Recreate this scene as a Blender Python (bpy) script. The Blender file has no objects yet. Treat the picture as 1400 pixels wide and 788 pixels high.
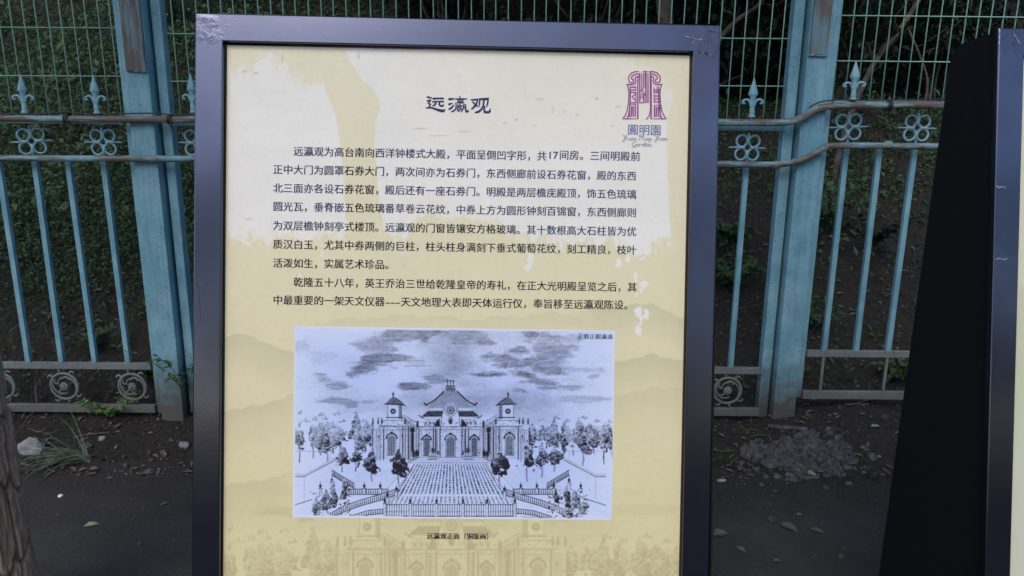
import bpy, bmesh, math, random
import numpy as np
from mathutils import Vector, Matrix, noise

random.seed(5)
R = math.radians
scene = bpy.context.scene
COL = scene.collection

# ---------------------------------------------------------------- camera
CAM_Z, PITCH, ROLL, F = 1.38, R(13.227), R(.471), 1000.0     # F in pixels of a 1400 x 788 picture
fwd = Vector((0, math.cos(PITCH), -math.sin(PITCH)))
_u = Vector((0, math.sin(PITCH), math.cos(PITCH))); _r = Vector((1, 0, 0))
rgt = _r * math.cos(ROLL) + _u * math.sin(ROLL)
upv = -_r * math.sin(ROLL) + _u * math.cos(ROLL)
cam_d = bpy.data.cameras.new('camera'); cam = bpy.data.objects.new('camera', cam_d); COL.objects.link(cam)
cam_d.sensor_width = 36; cam_d.lens = 36 * F / 1400; cam_d.clip_start = .05; cam_d.clip_end = 500
CAMP = Vector((0, 0, CAM_Z))
cam.matrix_world = Matrix.Translation(CAMP) @ Matrix((rgt, upv, -fwd)).transposed().to_4x4()
scene.camera = cam

# ---------------------------------------------------------------- sky, sun, exposure
SUN_EL, SUN_AZ = R(48), R(200)          # azimuth clockwise from +Y: behind the camera
world = bpy.data.worlds.new('World'); scene.world = world; world.use_nodes = True
wn = world.node_tree.nodes; bgn = wn['Background']
sky = wn.new('ShaderNodeTexSky'); sky.sky_type = 'NISHITA'; sky.sun_disc = False
sky.sun_elevation = SUN_EL; sky.sun_rotation = SUN_AZ; sky.air_density = 1.0; sky.dust_density = 1.5; sky.ozone_density = 1.0
world.node_tree.links.new(sky.outputs[0], bgn.inputs[0]); bgn.inputs[1].default_value = .12
sun_d = bpy.data.lights.new('sun', 'SUN'); sun = bpy.data.objects.new('sun', sun_d); COL.objects.link(sun)
sun_d.energy = .6; sun_d.angle = R(35); sun_d.color = (1, .94, .85)
sun_dir = Vector((math.sin(SUN_AZ) * math.cos(SUN_EL), math.cos(SUN_AZ) * math.cos(SUN_EL), math.sin(SUN_EL)))
sun.rotation_euler = sun_dir.to_track_quat('Z', 'Y').to_euler(); sun.location = (0, -4, 8)
vs = scene.view_settings
vs.view_transform = 'Standard'; vs.look = 'None'; vs.exposure = .9; vs.gamma = 1; vs.use_curve_mapping = False
scene.render.engine = 'CYCLES'
scene.cycles.max_bounces = 6; scene.cycles.diffuse_bounces = 3; scene.cycles.use_denoising = True

# ---------------------------------------------------------------- helpers
def ray(px, py): return rgt * ((px - 700) / F) - upv * ((py - 394) / F) + fwd
def at(px, py, Y):                       # where the sight line through a pixel meets the vertical plane y = Y
    d = ray(px, py); return CAMP + d * (Y / d.y)
def project(P):
    q = P - np.array(CAMP); z = q @ np.array(fwd)
    return 700 + F * (q @ np.array(rgt)) / z, 394 - F * (q @ np.array(upv)) / z

def tag(o, label=None, cat=None, group=None, kind=None):
    if label: o['label'] = label
    if cat: o['category'] = cat
    if group: o['group'] = group
    if kind: o['kind'] = kind
    return o
def empty(name, loc):
    o = bpy.data.objects.new(name, None); COL.objects.link(o); o.location = loc; o.empty_display_size = .1; return o
def link(name, me, m, parent=None, basis=None, loc=None):
    """basis: the matrix of the part in the world"""
    o = bpy.data.objects.new(name, me); COL.objects.link(o)
    if m is not None and not me.materials: me.materials.append(m)
    M = basis.copy() if basis is not None else Matrix.Translation(loc or (0, 0, 0))
    if parent is not None:
        o.parent = parent; W = Matrix.Identity(4); q = parent
        while q is not None: W = q.matrix_basis @ W; q = q.parent
        M = W.inverted() @ M
    o.matrix_basis = M
    return o
def obj(name, bm, m, parent=None, basis=None, loc=None, smooth=False):
    me = bpy.data.meshes.new(name)
    bmesh.ops.recalc_face_normals(bm, faces=bm.faces[:])
    bm.to_mesh(me); bm.free()
    if smooth: me.polygons.foreach_set('use_smooth', [True] * len(me.polygons))
    return link(name, me, m, parent, basis, loc)
def copy_tree(o, parent=None):
    c = o.copy(); COL.objects.link(c)
    if parent is not None: c.parent = parent
    for ch in list(o.children): copy_tree(ch, c)
    return c

def box(bm, lo, hi, bev=0.):
    x0, y0, z0 = lo; x1, y1, z1 = hi
    v = [bm.verts.new(p) for p in ((x0, y0, z0), (x1, y0, z0), (x1, y1, z0), (x0, y1, z0), (x0, y0, z1), (x1, y0, z1), (x1, y1, z1), (x0, y1, z1))]
    fs = [bm.faces.new([v[i] for i in q]) for q in ((0, 3, 2, 1), (4, 5, 6, 7), (0, 1, 5, 4), (1, 2, 6, 5), (2, 3, 7, 6), (3, 0, 4, 7))]
    if bev > 0:
        es = list({e for f in fs for e in f.edges}); bmesh.ops.bevel(bm, geom=es, offset=bev, segments=2, affect='EDGES', profile=.6)
def catmull(pts, n=6, closed=False):
    P = [Vector(p) for p in pts]; out = []; k = len(P)
    if k < 3: return P
    rng_ = range(k) if closed else range(k - 1)
    for i in rng_:
        a, b, c, d = (P[(i - 1) % k], P[i], P[(i + 1) % k], P[(i + 2) % k]) if closed else (P[max(0, i - 1)], P[i], P[i + 1], P[min(k - 1, i + 2)])
        for j in range(n):
            t = j / n; out.append(.5 * ((2 * b) + (c - a) * t + (2 * a - 5 * b + 4 * c - d) * t * t + (3 * b - a - 3 * c + d) * t ** 3))
    if not closed: out.append(P[-1])
    return out
def tube(bm, pts, rad, n=8, closed=False, cap=True, flat=1.):
    P = [Vector(p) for p in pts]; k = len(P); rings = []
    rads = rad if isinstance(rad, (list, tuple)) else [rad] * k
    prev = None
    for i, p in enumerate(P):
        if closed: t = P[(i + 1) % k] - P[i - 1]
        else: t = P[min(i + 1, k - 1)] - P[max(i - 1, 0)]
        if t.length < 1e-9: t = Vector((0, 0, 1))
        t.normalize()
        if prev is None:
            a = Vector((0, 1, 0)) if abs(t.y) < .9 else Vector((1, 0, 0))
            nrm = (a - t * a.dot(t)).normalized()
        else:
            nrm = prev - t * prev.dot(t)
            nrm = nrm.normalized() if nrm.length > 1e-6 else prev
        prev = nrm; b = t.cross(nrm)
        rings.append([bm.verts.new(p + (nrm * math.cos(6.28318 * j / n) * flat + b * math.sin(6.28318 * j / n)) * rads[i]) for j in range(n)])
    for i in range(k if closed else k - 1):
        A, B = rings[i], rings[(i + 1) % k]
        for j in range(n): bm.faces.new((A[j], A[(j + 1) % n], B[(j + 1) % n], B[j]))
    if cap and not closed:
        bm.faces.new(rings[0][::-1]); bm.faces.new(rings[-1])
def lathe(bm, prof, n=10, c=(0, 0, 0), flat=1.):
    rings = []
    for r, z in prof: rings.append([bm.verts.new((c[0] + r * math.cos(6.28318 * j / n), c[1] + flat * r * math.sin(6.28318 * j / n), c[2] + z)) for j in range(n)])
    for A, B in zip(rings[:-1], rings[1:]):
        for j in range(n): bm.faces.new((A[j], A[(j + 1) % n], B[(j + 1) % n], B[j]))
    bm.faces.new(rings[0][::-1]); bm.faces.new(rings[-1])

# ---------------------------------------------------------------- materials
class NT:
    def __init__(self, name):
        self.m = bpy.data.materials.new(name); self.m.use_nodes = True
        self.t = self.m.node_tree; self.b = self.t.nodes['Principled BSDF']
    def n(self, typ, **kw):
        q = self.t.nodes.new(typ)
        for k, v in kw.items():
            if k.startswith('i_'): q.inputs[k[2:].replace('_', ' ')].default_value = v
            else: setattr(q, k, v)
        return q
    def l(self, a, b): self.t.links.new(a, b)
    def pos(self, scale=(1, 1, 1), which='Object'):
        tc = self.n('ShaderNodeTexCoord'); mp = self.n('ShaderNodeMapping'); mp.inputs['Scale'].default_value = scale
        self.l(tc.outputs[which], mp.inputs[0]); return mp.outputs[0]
    def wpos(self, scale=(1, 1, 1)):
        g = self.n('ShaderNodeNewGeometry'); mp = self.n('ShaderNodeMapping'); mp.inputs['Scale'].default_value = scale
        self.l(g.outputs['Position'], mp.inputs[0]); return mp.outputs[0]
    def noise(self, vec, scale, detail=4, rough=.55):
        q = self.n('ShaderNodeTexNoise'); q.inputs['Scale'].default_value = scale; q.inputs['Detail'].default_value = detail; q.inputs['Roughness'].default_value = rough
        self.l(vec, q.inputs['Vector']); return q.outputs['Fac']
    def ramp(self, fac, stops):
        q = self.n('ShaderNodeValToRGB'); e = q.color_ramp.elements
        while len(e) < len(stops): e.new(.5)
        for el, (p, c) in zip(e, stops): el.position = p; el.color = (c, c, c, 1) if not isinstance(c, (tuple, list)) else (*c, 1)
        self.l(fac, q.inputs[0]); return q.outputs[0]
    def mix(self, fac, a, b, mode='MIX'):
        q = self.n('ShaderNodeMix', data_type='RGBA', blend_type=mode)
        for s, v in ((q.inputs[0], fac), (q.inputs[6], a), (q.inputs[7], b)):
            if hasattr(v, 'is_linked'): self.l(v, s)
            elif isinstance(v, (tuple, list)): s.default_value = (*v, 1)
            else: s.default_value = v
        return q.outputs[2]
    def math(self, op, a, b=0.):
        q = self.n('ShaderNodeMath', operation=op)
        for s, v in ((q.inputs[0], a), (q.inputs[1], b)):
            if hasattr(v, 'is_linked'): self.l(v, s)
            else: s.default_value = v
        return q.outputs[0]
    def bump(self, h, strength=.3, dist=.01):
        q = self.n('ShaderNodeBump'); q.inputs['Strength'].default_value = strength; q.inputs['Distance'].default_value = dist
        self.l(h, q.inputs['Height']); self.l(q.outputs[0], self.b.inputs['Normal'])
    def out(self, color=None, rough=None, metal=None, spec=None):
        for key, v in (('Base Color', color), ('Roughness', rough), ('Metallic', metal), ('Specular IOR Level', spec)):
            if v is None: continue
            if hasattr(v, 'is_linked'): self.l(v, self.b.inputs[key])
            elif isinstance(v, (tuple, list)): self.b.inputs[key].default_value = (*v, 1)
            else: self.b.inputs[key].default_value = v
        return self.m

def mat_attr(name, rough=.6, spec=.3, bump=0.):
    T = NT(name); a = T.n('ShaderNodeAttribute'); a.attribute_name = 'Col'
    if bump: T.bump(T.noise(T.pos(), 40, 4), bump, .004)
    return T.out(a.outputs['Color'], rough, 0, spec)
def mat_two(name, c1, c2, scale=20, rough=.8, spec=.2, lo=.4, hi=.62, bump=.3, dist=.01, stretch=(1, 1, 1), world=True):
    T = NT(name); v = T.wpos(stretch) if world else T.pos(stretch)
    f = T.noise(v, scale, 6, .6); T.bump(T.noise(v, scale * 3, 5, .65), bump, dist)
    return T.out(T.ramp(f, [(lo, c1), (hi, c2)]), rough, 0, spec)

def paint_mat(name, base, worn, rust, rust_lo, rust_hi, dirt_h=.26, rough=.55, top_rust=None, rail=False):
    """old outdoor gloss paint: faded patches, rust freckles, a splash of dry mud near the ground"""
    T = NT(name); v = T.wpos(); g = T.n('ShaderNodeNewGeometry'); sx = T.n('ShaderNodeSeparateXYZ'); T.l(g.outputs['Position'], sx.inputs[0]); z = sx.outputs[2]
    c = T.mix(T.ramp(T.noise(v, 9, 5), [(.38, 0.), (.66, 1.)]), base, worn)
    c = T.mix(T.math('MULTIPLY', T.ramp(T.noise(T.wpos((60, 60, 6)), 1, 4), [(.45, 0.), (.75, 1.)]), .3), c, (.05, .075, .08))
    if rail: rf = T.ramp(T.noise(T.wpos((5, 30, 30)), 1.3, 6, .7), [(rust_lo, 0.), (rust_hi, 1.)])
    else: rf = T.ramp(T.noise(v, 105, 6, .72), [(rust_lo, 0.), (rust_hi, 1.)])
    c = T.mix(rf, c, rust)
    if top_rust:
        zz = T.math('ADD', z, T.math('MULTIPLY', T.noise(T.wpos((30, 30, 3)), 1, 4), .35))
        c = T.mix(T.math('MULTIPLY', T.ramp(T.math('SUBTRACT', zz, top_rust), [(.08, 0.), (.2, 1.)]), T.ramp(T.noise(T.wpos((24, 24, 2.5)), 1, 5, .7), [(.40, 0.), (.60, .85)])), c, (.14, .105, .085))
    d = T.math('ADD', z, T.math('MULTIPLY', T.noise(v, 26, 5), .26))
    c = T.mix(T.ramp(d, [(dirt_h, .95), (dirt_h + .24, 0.)]), c, (.085, .08, .072))
    T.bump(T.noise(v, 120, 4), .25, .002)
    return T.out(c, rough, 0, .35)
M_BLUE = paint_mat('blue_paint', (.145, .325, .41), (.23, .43, .505), (.07, .055, .045), .64, .70)
M_POST = paint_mat('post_paint', (.145, .33, .42), (.235, .43, .51), (.055, .046, .04), .60, .655)
M_PLATE = mat_two('rusted_post_paint', (.125, .105, .09), (.15, .25, .29), 1, .7, .25, .44, .60, .3, .003, (38, 38, 5))
M_RAIL = paint_mat('rail_paint', (.17, .34, .39), (.23, .38, .42), (.13, .095, .075), .40, .56, dirt_h=.0, rail=True)
M_RUST = paint_mat('rusty_pipe', (.2, .34, .36), (.25, .36, .38), (.135, .105, .09), .41, .52, dirt_h=.0, rail=True)
M_CAST = paint_mat('dusty_iron', (.15, .17, .175), (.2, .215, .215), (.09, .08, .07), .54, .68, dirt_h=.12)
M_ORNA = paint_mat('pale_blue_paint', (.20, .39, .46), (.26, .45, .52), (.1, .1, .09), .62, .7)
M_MESH = NT('green_wire').out((.30, .52, .42), .45, 0, .3)
T = NT('graphite_metal'); v = T.pos()
_f = T.ramp(T.noise(v, 7, 6, .6), [(.3, .12), (.72, .21)])
_c = T.mix(T.ramp(T.noise(v, 3.5, 5, .65), [(.4, 0.), (.7, 1.)]), (.098, .108, .158), (.08, .084, .118))
_sp = T.ramp(T.noise(v, 210, 3, .5), [(.66, 0.), (.74, .6)]); _c = T.mix(_sp, _c, (.03, .03, .035))
# hammered, scraped corners
_s = T.n('ShaderNodeSeparateXYZ'); T.l(v, _s.inputs[0])
_ax = T.math('ABSOLUTE', _s.outputs[0]); _dx = T.math('SUBTRACT', _ax, .432); _dy = T.math('ADD', _s.outputs[1], .024)
_d = T.math('SQRT', T.math('ADD', T.math('MULTIPLY', _dx, _dx), T.math('MULTIPLY', _dy, _dy)))
_d = T.math('ADD', _d, T.math('MULTIPLY', T.math('SUBTRACT', T.noise(v, 55, 4), .5), .05))
_k = T.ramp(_d, [(.012, 1.), (.030, 0.)])
_w = T.noise(v, 120, 5, .7)
_c = T.mix(T.math('MULTIPLY', _k, T.ramp(_w, [(.46, 0.), (.66, .55)])), _c, (.05, .05, .07))
T.bump(T.math('ADD', T.math('MULTIPLY', T.noise(v, 420, 2), .25), T.math('MULTIPLY', _k, T.math('MULTIPLY', T.noise(v, 45, 3), 3.))), .10, .003)
M_FRAME = T.out(_c, _f, .95, .4)
M_FRAME_GREY = M_FRAME.copy(); M_FRAME_GREY.name = 'grey_metal'
for _n in M_FRAME_GREY.node_tree.nodes:
    if _n.type == 'MIX' and abs(_n.inputs[6].default_value[2] - .165) < 1e-4: _n.inputs[6].default_value = (.19, .19, .215, 1); _n.inputs[7].default_value = (.14, .14, .16, 1)
M_SCUFF = mat_two('scraped_metal', (.10, .10, .14), (.30, .30, .36), 60, .4, .4, .4, .6, .6, .004, world=False)
M_SCUFF.node_tree.nodes['Principled BSDF'].inputs['Metallic'].default_value = .6
M_BRIGHT = NT('bare_aluminium').out((.5, .5, .55), .5, .15, .5)
M_BLACK = mat_two('matt_black_sheet', (.0085, .0085, .011), (.012, .012, .015), 300, .75, .12, .4, .6, .1, .001, world=False)
M_GASKET = NT('dark_gasket').out((.035, .026, .022), .6, 0, .3)
M_PRINT = mat_attr('printed_film', .55, .22, .03)
M_PICT = mat_attr('printed_picture', .5, .22, .02)
M_INK = mat_attr('printed_ink', .6, .15)
M_CONC = mat_two('broken_concrete', (.045, .046, .05), (.19, .195, .21), 42, .9, .2, .34, .66, 1., .02)
M_STONE = mat_two('pale_stone', (.2, .2, .21), (.33, .33, .35), 20, .85, .2)
M_PEBBLE = NT('white_pebble').out((.7, .7, .7), .5, 0, .4)
M_CABLE = NT('black_cable').out((.03, .035, .035), .5, 0, .4)
M_TWIG = mat_two('dry_twig', (.09, .07, .055), (.17, .14, .115), 30, .85, .2)
M_BRANCH = mat_two('grey_bark', (.06, .05, .042), (.12, .10, .085), 14, .9, .1)
T = NT('tree_bark'); v = T.wpos((1, 1, .35))
_a = T.n('ShaderNodeAttribute'); _a.attribute_name = 'Col'
_c = T.mix(T.ramp(T.noise(v, 22, 6, .65), [(.35, 0.), (.68, 1.)]), (.62, .62, .62), (1.25, 1.2, 1.15)); 
T.bump(T.noise(v, 60, 6, .7), .9, .012)
M_BARK = T.out(T.mix(1., _a.outputs['Color'], _c, 'MULTIPLY'), .9, 0, .12)
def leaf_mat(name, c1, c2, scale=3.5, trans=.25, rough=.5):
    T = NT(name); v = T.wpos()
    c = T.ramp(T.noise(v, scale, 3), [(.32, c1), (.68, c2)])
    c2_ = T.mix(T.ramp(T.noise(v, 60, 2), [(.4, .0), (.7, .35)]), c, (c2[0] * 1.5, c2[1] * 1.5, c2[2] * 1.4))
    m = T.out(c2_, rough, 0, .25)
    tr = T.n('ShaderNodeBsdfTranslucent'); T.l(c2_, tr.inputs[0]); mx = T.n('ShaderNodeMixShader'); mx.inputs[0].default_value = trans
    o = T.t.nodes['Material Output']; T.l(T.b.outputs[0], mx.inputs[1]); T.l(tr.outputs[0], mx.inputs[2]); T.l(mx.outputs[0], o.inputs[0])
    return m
M_LEAF = leaf_mat('leaf_green', (.035, .075, .03), (.06, .115, .045))
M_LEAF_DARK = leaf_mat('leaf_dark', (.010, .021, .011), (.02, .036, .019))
M_LEAF_BRIGHT = leaf_mat('leaf_bright', (.09, .17, .05), (.14, .23, .07), 12)
M_GRASS = leaf_mat('bank_grass', (.055, .088, .056), (.11, .15, .10), 2.2)
M_BLADE = leaf_mat('grass_blade', (.10, .15, .10), (.19, .24, .17), 20)
M_FALLEN = leaf_mat('fallen_leaf', (.17, .21, .13), (.24, .27, .17), 30, .1)
M_DEADLEAF = leaf_mat('dead_leaf', (.07, .06, .05), (.13, .11, .09), 14, .05)
T = NT('soil'); v = T.wpos()
_f = T.noise(v, 6, 8, .62); _g = T.noise(v, 45, 6, .7)
_c = T.mix(T.ramp(_g, [(.36, 0.), (.66, 1.)]), T.ramp(_f, [(.35, (.024, .0205, .018)), (.7, (.043, .0375, .033))]), (.058, .052, .047))
T.bump(T.math('ADD', T.math('MULTIPLY', _f, 1.5), _g), .9, .03)
M_SOIL = T.out(_c, .95, 0, .1)
T = NT('trodden_path'); v = T.wpos()
_f = T.noise(v, 3.2, 6, .6); _g = T.noise(v, 70, 5, .7)
_c = T.ramp(_f, [(.3, (.037, .0355, .035)), (.7, (.062, .059, .057))]); _c = T.mix(T.ramp(_g, [(.42, 0.), (.75, .5)]), _c, (.062, .06, .06))
_s = T.n('ShaderNodeSeparateXYZ'); T.l(v, _s.inputs[0]); _y = T.math('ADD', _s.outputs[1], T.math('MULTIPLY', T.math('SUBTRACT', T.noise(v, 5, 6, .65), .5), .9))
_c = T.mix(T.math('MULTIPLY', T.math('SUBTRACT', _y, 2.2), 2.4), _c, T.mix(T.ramp(_g, [(.36, 0.), (.66, 1.)]), (.026, .023, .021), (.05, .046, .042)))
_y.node.use_clamp = False; _c.node.clamp_factor = True
T.bump(T.math('ADD', T.math('MULTIPLY', _f, 3), _g), .5, .012)
M_PATH = T.out(_c, .9, 0, .12)
# ---------------------------------------------------------------- printed artwork (numpy, later read into colour attributes)
rng = np.random.default_rng(7)

def fbm(h, w, cells_y, cells_x, octaves=4, seed=0, fall=.55):
    g = np.random.default_rng(seed); out = np.zeros((h, w)); amp = 1.; tot = 0.
    for o in range(octaves):
        cy, cx = max(2, int(cells_y * 2 ** o)), max(2, int(cells_x * 2 ** o))
        if cy > h * 2 or cx > w * 2: break
        grid = g.random((cy + 2, cx + 2))
        y = np.linspace(0, cy, h, endpoint=False); x = np.linspace(0, cx, w, endpoint=False)
        yi = y.astype(int); xi = x.astype(int); fy = (y - yi); fx = (x - xi)
        fy = (fy * fy * (3 - 2 * fy))[:, None]; fx = (fx * fx * (3 - 2 * fx))[None, :]
        a = grid[yi][:, xi]; b = grid[yi][:, xi + 1]; c = grid[yi + 1][:, xi]; d = grid[yi + 1][:, xi + 1]
        out += amp * ((a * (1 - fx) + b * fx) * (1 - fy) + (c * (1 - fx) + d * fx) * fy); tot += amp; amp *= fall
    return out / tot

class Canvas:
    """a float picture addressed in the coordinates of the print (s samples per unit)"""
    def __init__(self, x0, y0, x1, y1, s, val=0.):
        self.x0, self.y0, self.s = x0, y0, s
        self.h, self.w = int(round((y1 - y0) * s)), int(round((x1 - x0) * s))
        self.a = np.full((self.h, self.w), float(val))
    def _win(self, xa, ya, xb, yb):
        i0 = max(0, int((ya - self.y0) * self.s)); i1 = min(self.h, int((yb - self.y0) * self.s) + 2)
        j0 = max(0, int((xa - self.x0) * self.s)); j1 = min(self.w, int((xb - self.x0) * self.s) + 2)
        if i1 <= i0 or j1 <= j0: return None
        Y = (np.arange(i0, i1) + .5)[:, None] / self.s + self.y0; X = (np.arange(j0, j1) + .5)[None, :] / self.s + self.x0
        return slice(i0, i1), slice(j0, j1), X, Y
    def _put(self, si, sj, m, v, op):
        A = self.a[si, sj]
        if callable(v): v = v(A)
        if op == 'set': A[:] = A * (1 - m) + v * m
        elif op == 'max': A[:] = np.maximum(A, v * m)
        elif op == 'add': A[:] = np.clip(A + v * m, 0, 1)
    def poly(self, pts, v, op='set', alpha=1.):
        p = np.array(pts, float); w = self._win(p[:, 0].min(), p[:, 1].min(), p[:, 0].max(), p[:, 1].max())
        if w is None: return
        si, sj, X, Y = w; ins = np.zeros((Y.shape[0], X.shape[1]), bool)
        q = np.roll(p, -1, 0)
        for (xa, ya), (xb, yb) in zip(p, q):
            if ya == yb: continue
            c = (ya > Y) != (yb > Y)
            ins ^= c & (X < (xb - xa) * (Y - ya) / (yb - ya) + xa)
        self._put(si, sj, ins * alpha, v, op)
    def line(self, pts, wd, v, op='set', alpha=1.):
        p = np.array(pts, float)
        for (xa, ya), (xb, yb) in zip(p[:-1], p[1:]):
            w = self._win(min(xa, xb) - wd, min(ya, yb) - wd, max(xa, xb) + wd, max(ya, yb) + wd)
            if w is None: continue
            si, sj, X, Y = w; dx, dy = xb - xa, yb - ya; L = dx * dx + dy * dy + 1e-9
            t = np.clip(((X - xa) * dx + (Y - ya) * dy) / L, 0, 1)
            d = np.hypot(X - xa - t * dx, Y - ya - t * dy)
            self._put(si, sj, np.clip((wd / 2 - d) * self.s + .5, 0, 1) * alpha, v, op)
    def rect(self, xa, ya, xb, yb, v, op='set', alpha=1.):
        self.poly([(xa, ya), (xb, ya), (xb, yb), (xa, yb)], v, op, alpha)
    def disc(self, cx, cy, rx, ry, v, op='set', alpha=1., soft=.08):
        w = self._win(cx - rx * 1.3, cy - ry * 1.3, cx + rx * 1.3, cy + ry * 1.3)
        if w is None: return
        si, sj, X, Y = w; d = np.hypot((X - cx) / rx, (Y - cy) / ry)
        self._put(si, sj, np.clip((1 - d) / soft, 0, 1) * alpha, v, op)
    def sample(self, x, y):
        j = np.clip((x - self.x0) * self.s - .5, 0, self.w - 1.001); i = np.clip((y - self.y0) * self.s - .5, 0, self.h - 1.001)
        ji, ii = j.astype(int), i.astype(int); fj, fi = j - ji, i - ii; a = self.a
        return (a[ii, ji] * (1 - fj) + a[ii, ji + 1] * fj) * (1 - fi) + (a[ii + 1, ji] * (1 - fj) + a[ii + 1, ji + 1] * fj) * fi
    def blur(self, n=1):
        for _ in range(n):
            a = self.a; b = np.pad(a, 1, mode='edge')
            self.a = (b[:-2, 1:-1] + b[2:, 1:-1] + b[1:-1, :-2] + b[1:-1, 2:] + 4 * a) / 8

def engraving():
    """an engraved view of a palace with two clock towers, a paved court, trees and balustrades; 0 = paper, 1 = ink"""
    C = Canvas(400, 445, 842, 713, 3, .0)
    g = np.random.default_rng(11); R = g.uniform
    # --- sky: soft washes and ruled cloud banks
    wash = fbm(C.h, C.w, 5, 4, 5, 3)
    YY = (np.arange(C.h)[:, None] / C.s + C.y0); XX = (np.arange(C.w)[None, :] / C.s + C.x0)
    C.a += np.clip((wash - .36) * .9, 0, .4) * np.clip((600 - YY) / 40, 0, 1) * np.clip(1.1 - np.abs(XX - 630) / 260, .25, 1)
    edge = fbm(C.h, C.w, 16, 11, 5, 5, .7) - .5
    fine = fbm(C.h, C.w, 120, 10, 2, 6)
    grain = fbm(C.h, C.w, 60, 40, 4, 8, .7)
    clouds = [(512, 470, 40, 14, .33), (548, 460, 34, 12, .42), (580, 456, 40, 12, .45), (500, 505, 32, 13, .5), (520, 490, 54, 6, .5),
              (455, 528, 30, 6, .4), (440, 518, 14, 12, .28), (470, 550, 32, 7, .42), (505, 549, 24, 5, .42), (560, 528, 28, 6, .48), (592, 519, 20, 6, .4),
              (580, 495, 34, 8, .2), (640, 462, 36, 10, .38), (664, 468, 14, 6, .45), (725, 458, 14, 10, .42), (756, 462, 34, 14, .36), (760, 478, 40, 12, .38),
              (690, 492, 34, 12, .5), (705, 480, 26, 8, .48), (735, 495, 40, 9, .44), (752, 505, 30, 9, .44), (672, 512, 44, 5, .5), (715, 512, 30, 8, .5),
              (740, 522, 36, 7, .46), (768, 530, 46, 5, .36), (712, 534, 16, 6, .44), (700, 548, 26, 8, .34), (790, 505, 40, 6, .26), (800, 545, 40, 5, .25),
              (655, 548, 30, 4, .25), (645, 560, 26, 5, .2), (600, 470, 40, 5, .22), (810, 515, 10, 4, .3), (415, 470, 20, 18, .16), (440, 485, 30, 14, .14), (760, 560, 50, 10, .14)]
    for cx, cy, rx, ry, v in clouds:
        d = np.hypot((XX - cx) / rx, (YY - cy) / ry) + edge * 2.6
        m = np.clip((1.1 - d) / .6, 0, 1)
        C.a = np.maximum(C.a, m * v * .86 * (.55 + .5 * fine + .42 * grain))
    for pl in ([(741, 449), (738, 460), (727, 470), (724, 478), (730, 487), (737, 494), (728, 500), (726, 507), (735, 514), (744, 518), (763, 517), (766, 513)],
               [(737, 494), (757, 492), (764, 500), (774, 508), (790, 512)], [(662, 512), (685, 508), (695, 505), (727, 507)], [(697, 497), (690, 510), (700, 515), (714, 519)],
               [(745, 522), (752, 520), (770, 523)], [(748, 527), (765, 530), (775, 533)]):
        C.line([tuple(p_)[:2] for p_ in np.array(pl, float)], 1.1, 0.04, alpha=.6)
    for x, y, w in ((478, 496, 34), (495, 500, 40), (520, 494, 60), (552, 501, 40)): C.line([(x, y), (x + w, y - .8)], .8, .45, 'max')
    for _ in range(900):      # ruled strokes
        x, y = R(402, 838), R(450, 600); j = int((x - C.x0) * C.s); i = int((y - C.y0) * C.s)
        if C.a[min(i, C.h - 1), min(j, C.w - 1)] > .2: C.line([(x, y), (x + R(4, 14), y + R(-.3, .3))], .35, .09, 'add')
    # --- ground
    C.poly([(400, 712), (400, 636), (842, 636), (842, 712)], .02)
    # far row of small tufts
    for x, y in [(412, 566), (440, 569), (462, 568), (432, 575), (445, 574), (470, 578), (418, 577), (497, 578), (742, 576), (760, 573), (798, 573), (815, 578), (775, 578), (832, 579)]:
        for k in range(5): C.disc(x + R(-5, 5), y - R(0, 2.5), R(1.5, 3), R(1, 2), R(.25, .42), 'max', soft=.5)
        C.disc(x, y - 3, 1.4, 3.2, .42, 'max', soft=.5)
    def tree(cx, base, top, hw, tone, trunk=True, n=70):
        bot = base - (base - top) * (.3 if trunk else .02); cy = (top + bot) / 2; hh = (bot - top) / 2
        if trunk:
            C.line([(cx, bot - 3), (cx + R(-1, 1), (bot + base) / 2), (cx + R(-1, 1), base)], 2., .62, 'set')
            C.line([(cx + .5, bot - 3), (cx + .5, base)], .7, .15, 'set')
        w_ = C._win(cx - hw * 1.9, cy - hh * 1.5, cx + hw * 1.9, cy + hh * 1.4)
        if w_ is None: return
        si, sj, X, Y = w_; hA, wA = Y.shape[0], X.shape[1]; sd = int(g.integers(1, 10 ** 6))
        na = fbm(hA, wA, max(3, hh * .34), max(3, hw * .42), 3, sd, .65) - .5; nb = fbm(hA, wA, max(4, hh * .9), max(4, hw * .9), 3, sd + 1, .7); nc = fbm(hA, wA, max(6, hh * 2.2), max(6, hw * 2.2), 2, sd + 2)
        u = (X - cx) / hw; v = (Y - cy) / hh
        prof = np.clip(.34 + .66 * np.clip((v + 1.05) * .62, 0, 1), .1, 1)
        d = np.hypot(u / prof, v) + na * 2.1 + (nc - .5) * .35
        core = np.clip((1 - d) / .10, 0, 1); rim = np.clip((1.14 - d) / .10, 0, 1)
        tn = np.clip(tone * (.25 + 1.5 * nb) + .22 * (u * .6 + v * .8) * np.clip(tone * 1.6, 0, 1) + .55 * np.clip(d - .62, 0, 1) * (u + v > -.2) + .5 * (nc - .5), .03, 1)
        A = C.a[si, sj]; A[:] = A * (1 - rim * .75) + .06 * rim * .75; A[:] = A * (1 - core) + tn * core
    for x, b, t, w, n in ((410, 632, 578, 8, .42), (428, 626, 582, 8, .3), (447, 634, 575, 11, .38), (466, 624, 578, 11, .45), (486, 622, 569, 11, .5), (500, 618, 572, 10, .4), (509, 612, 578, 8, .55), (456, 620, 588, 9, .5), (438, 622, 590, 7, .4)):
        tree(x, b, t, w, n, True, 60)
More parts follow.
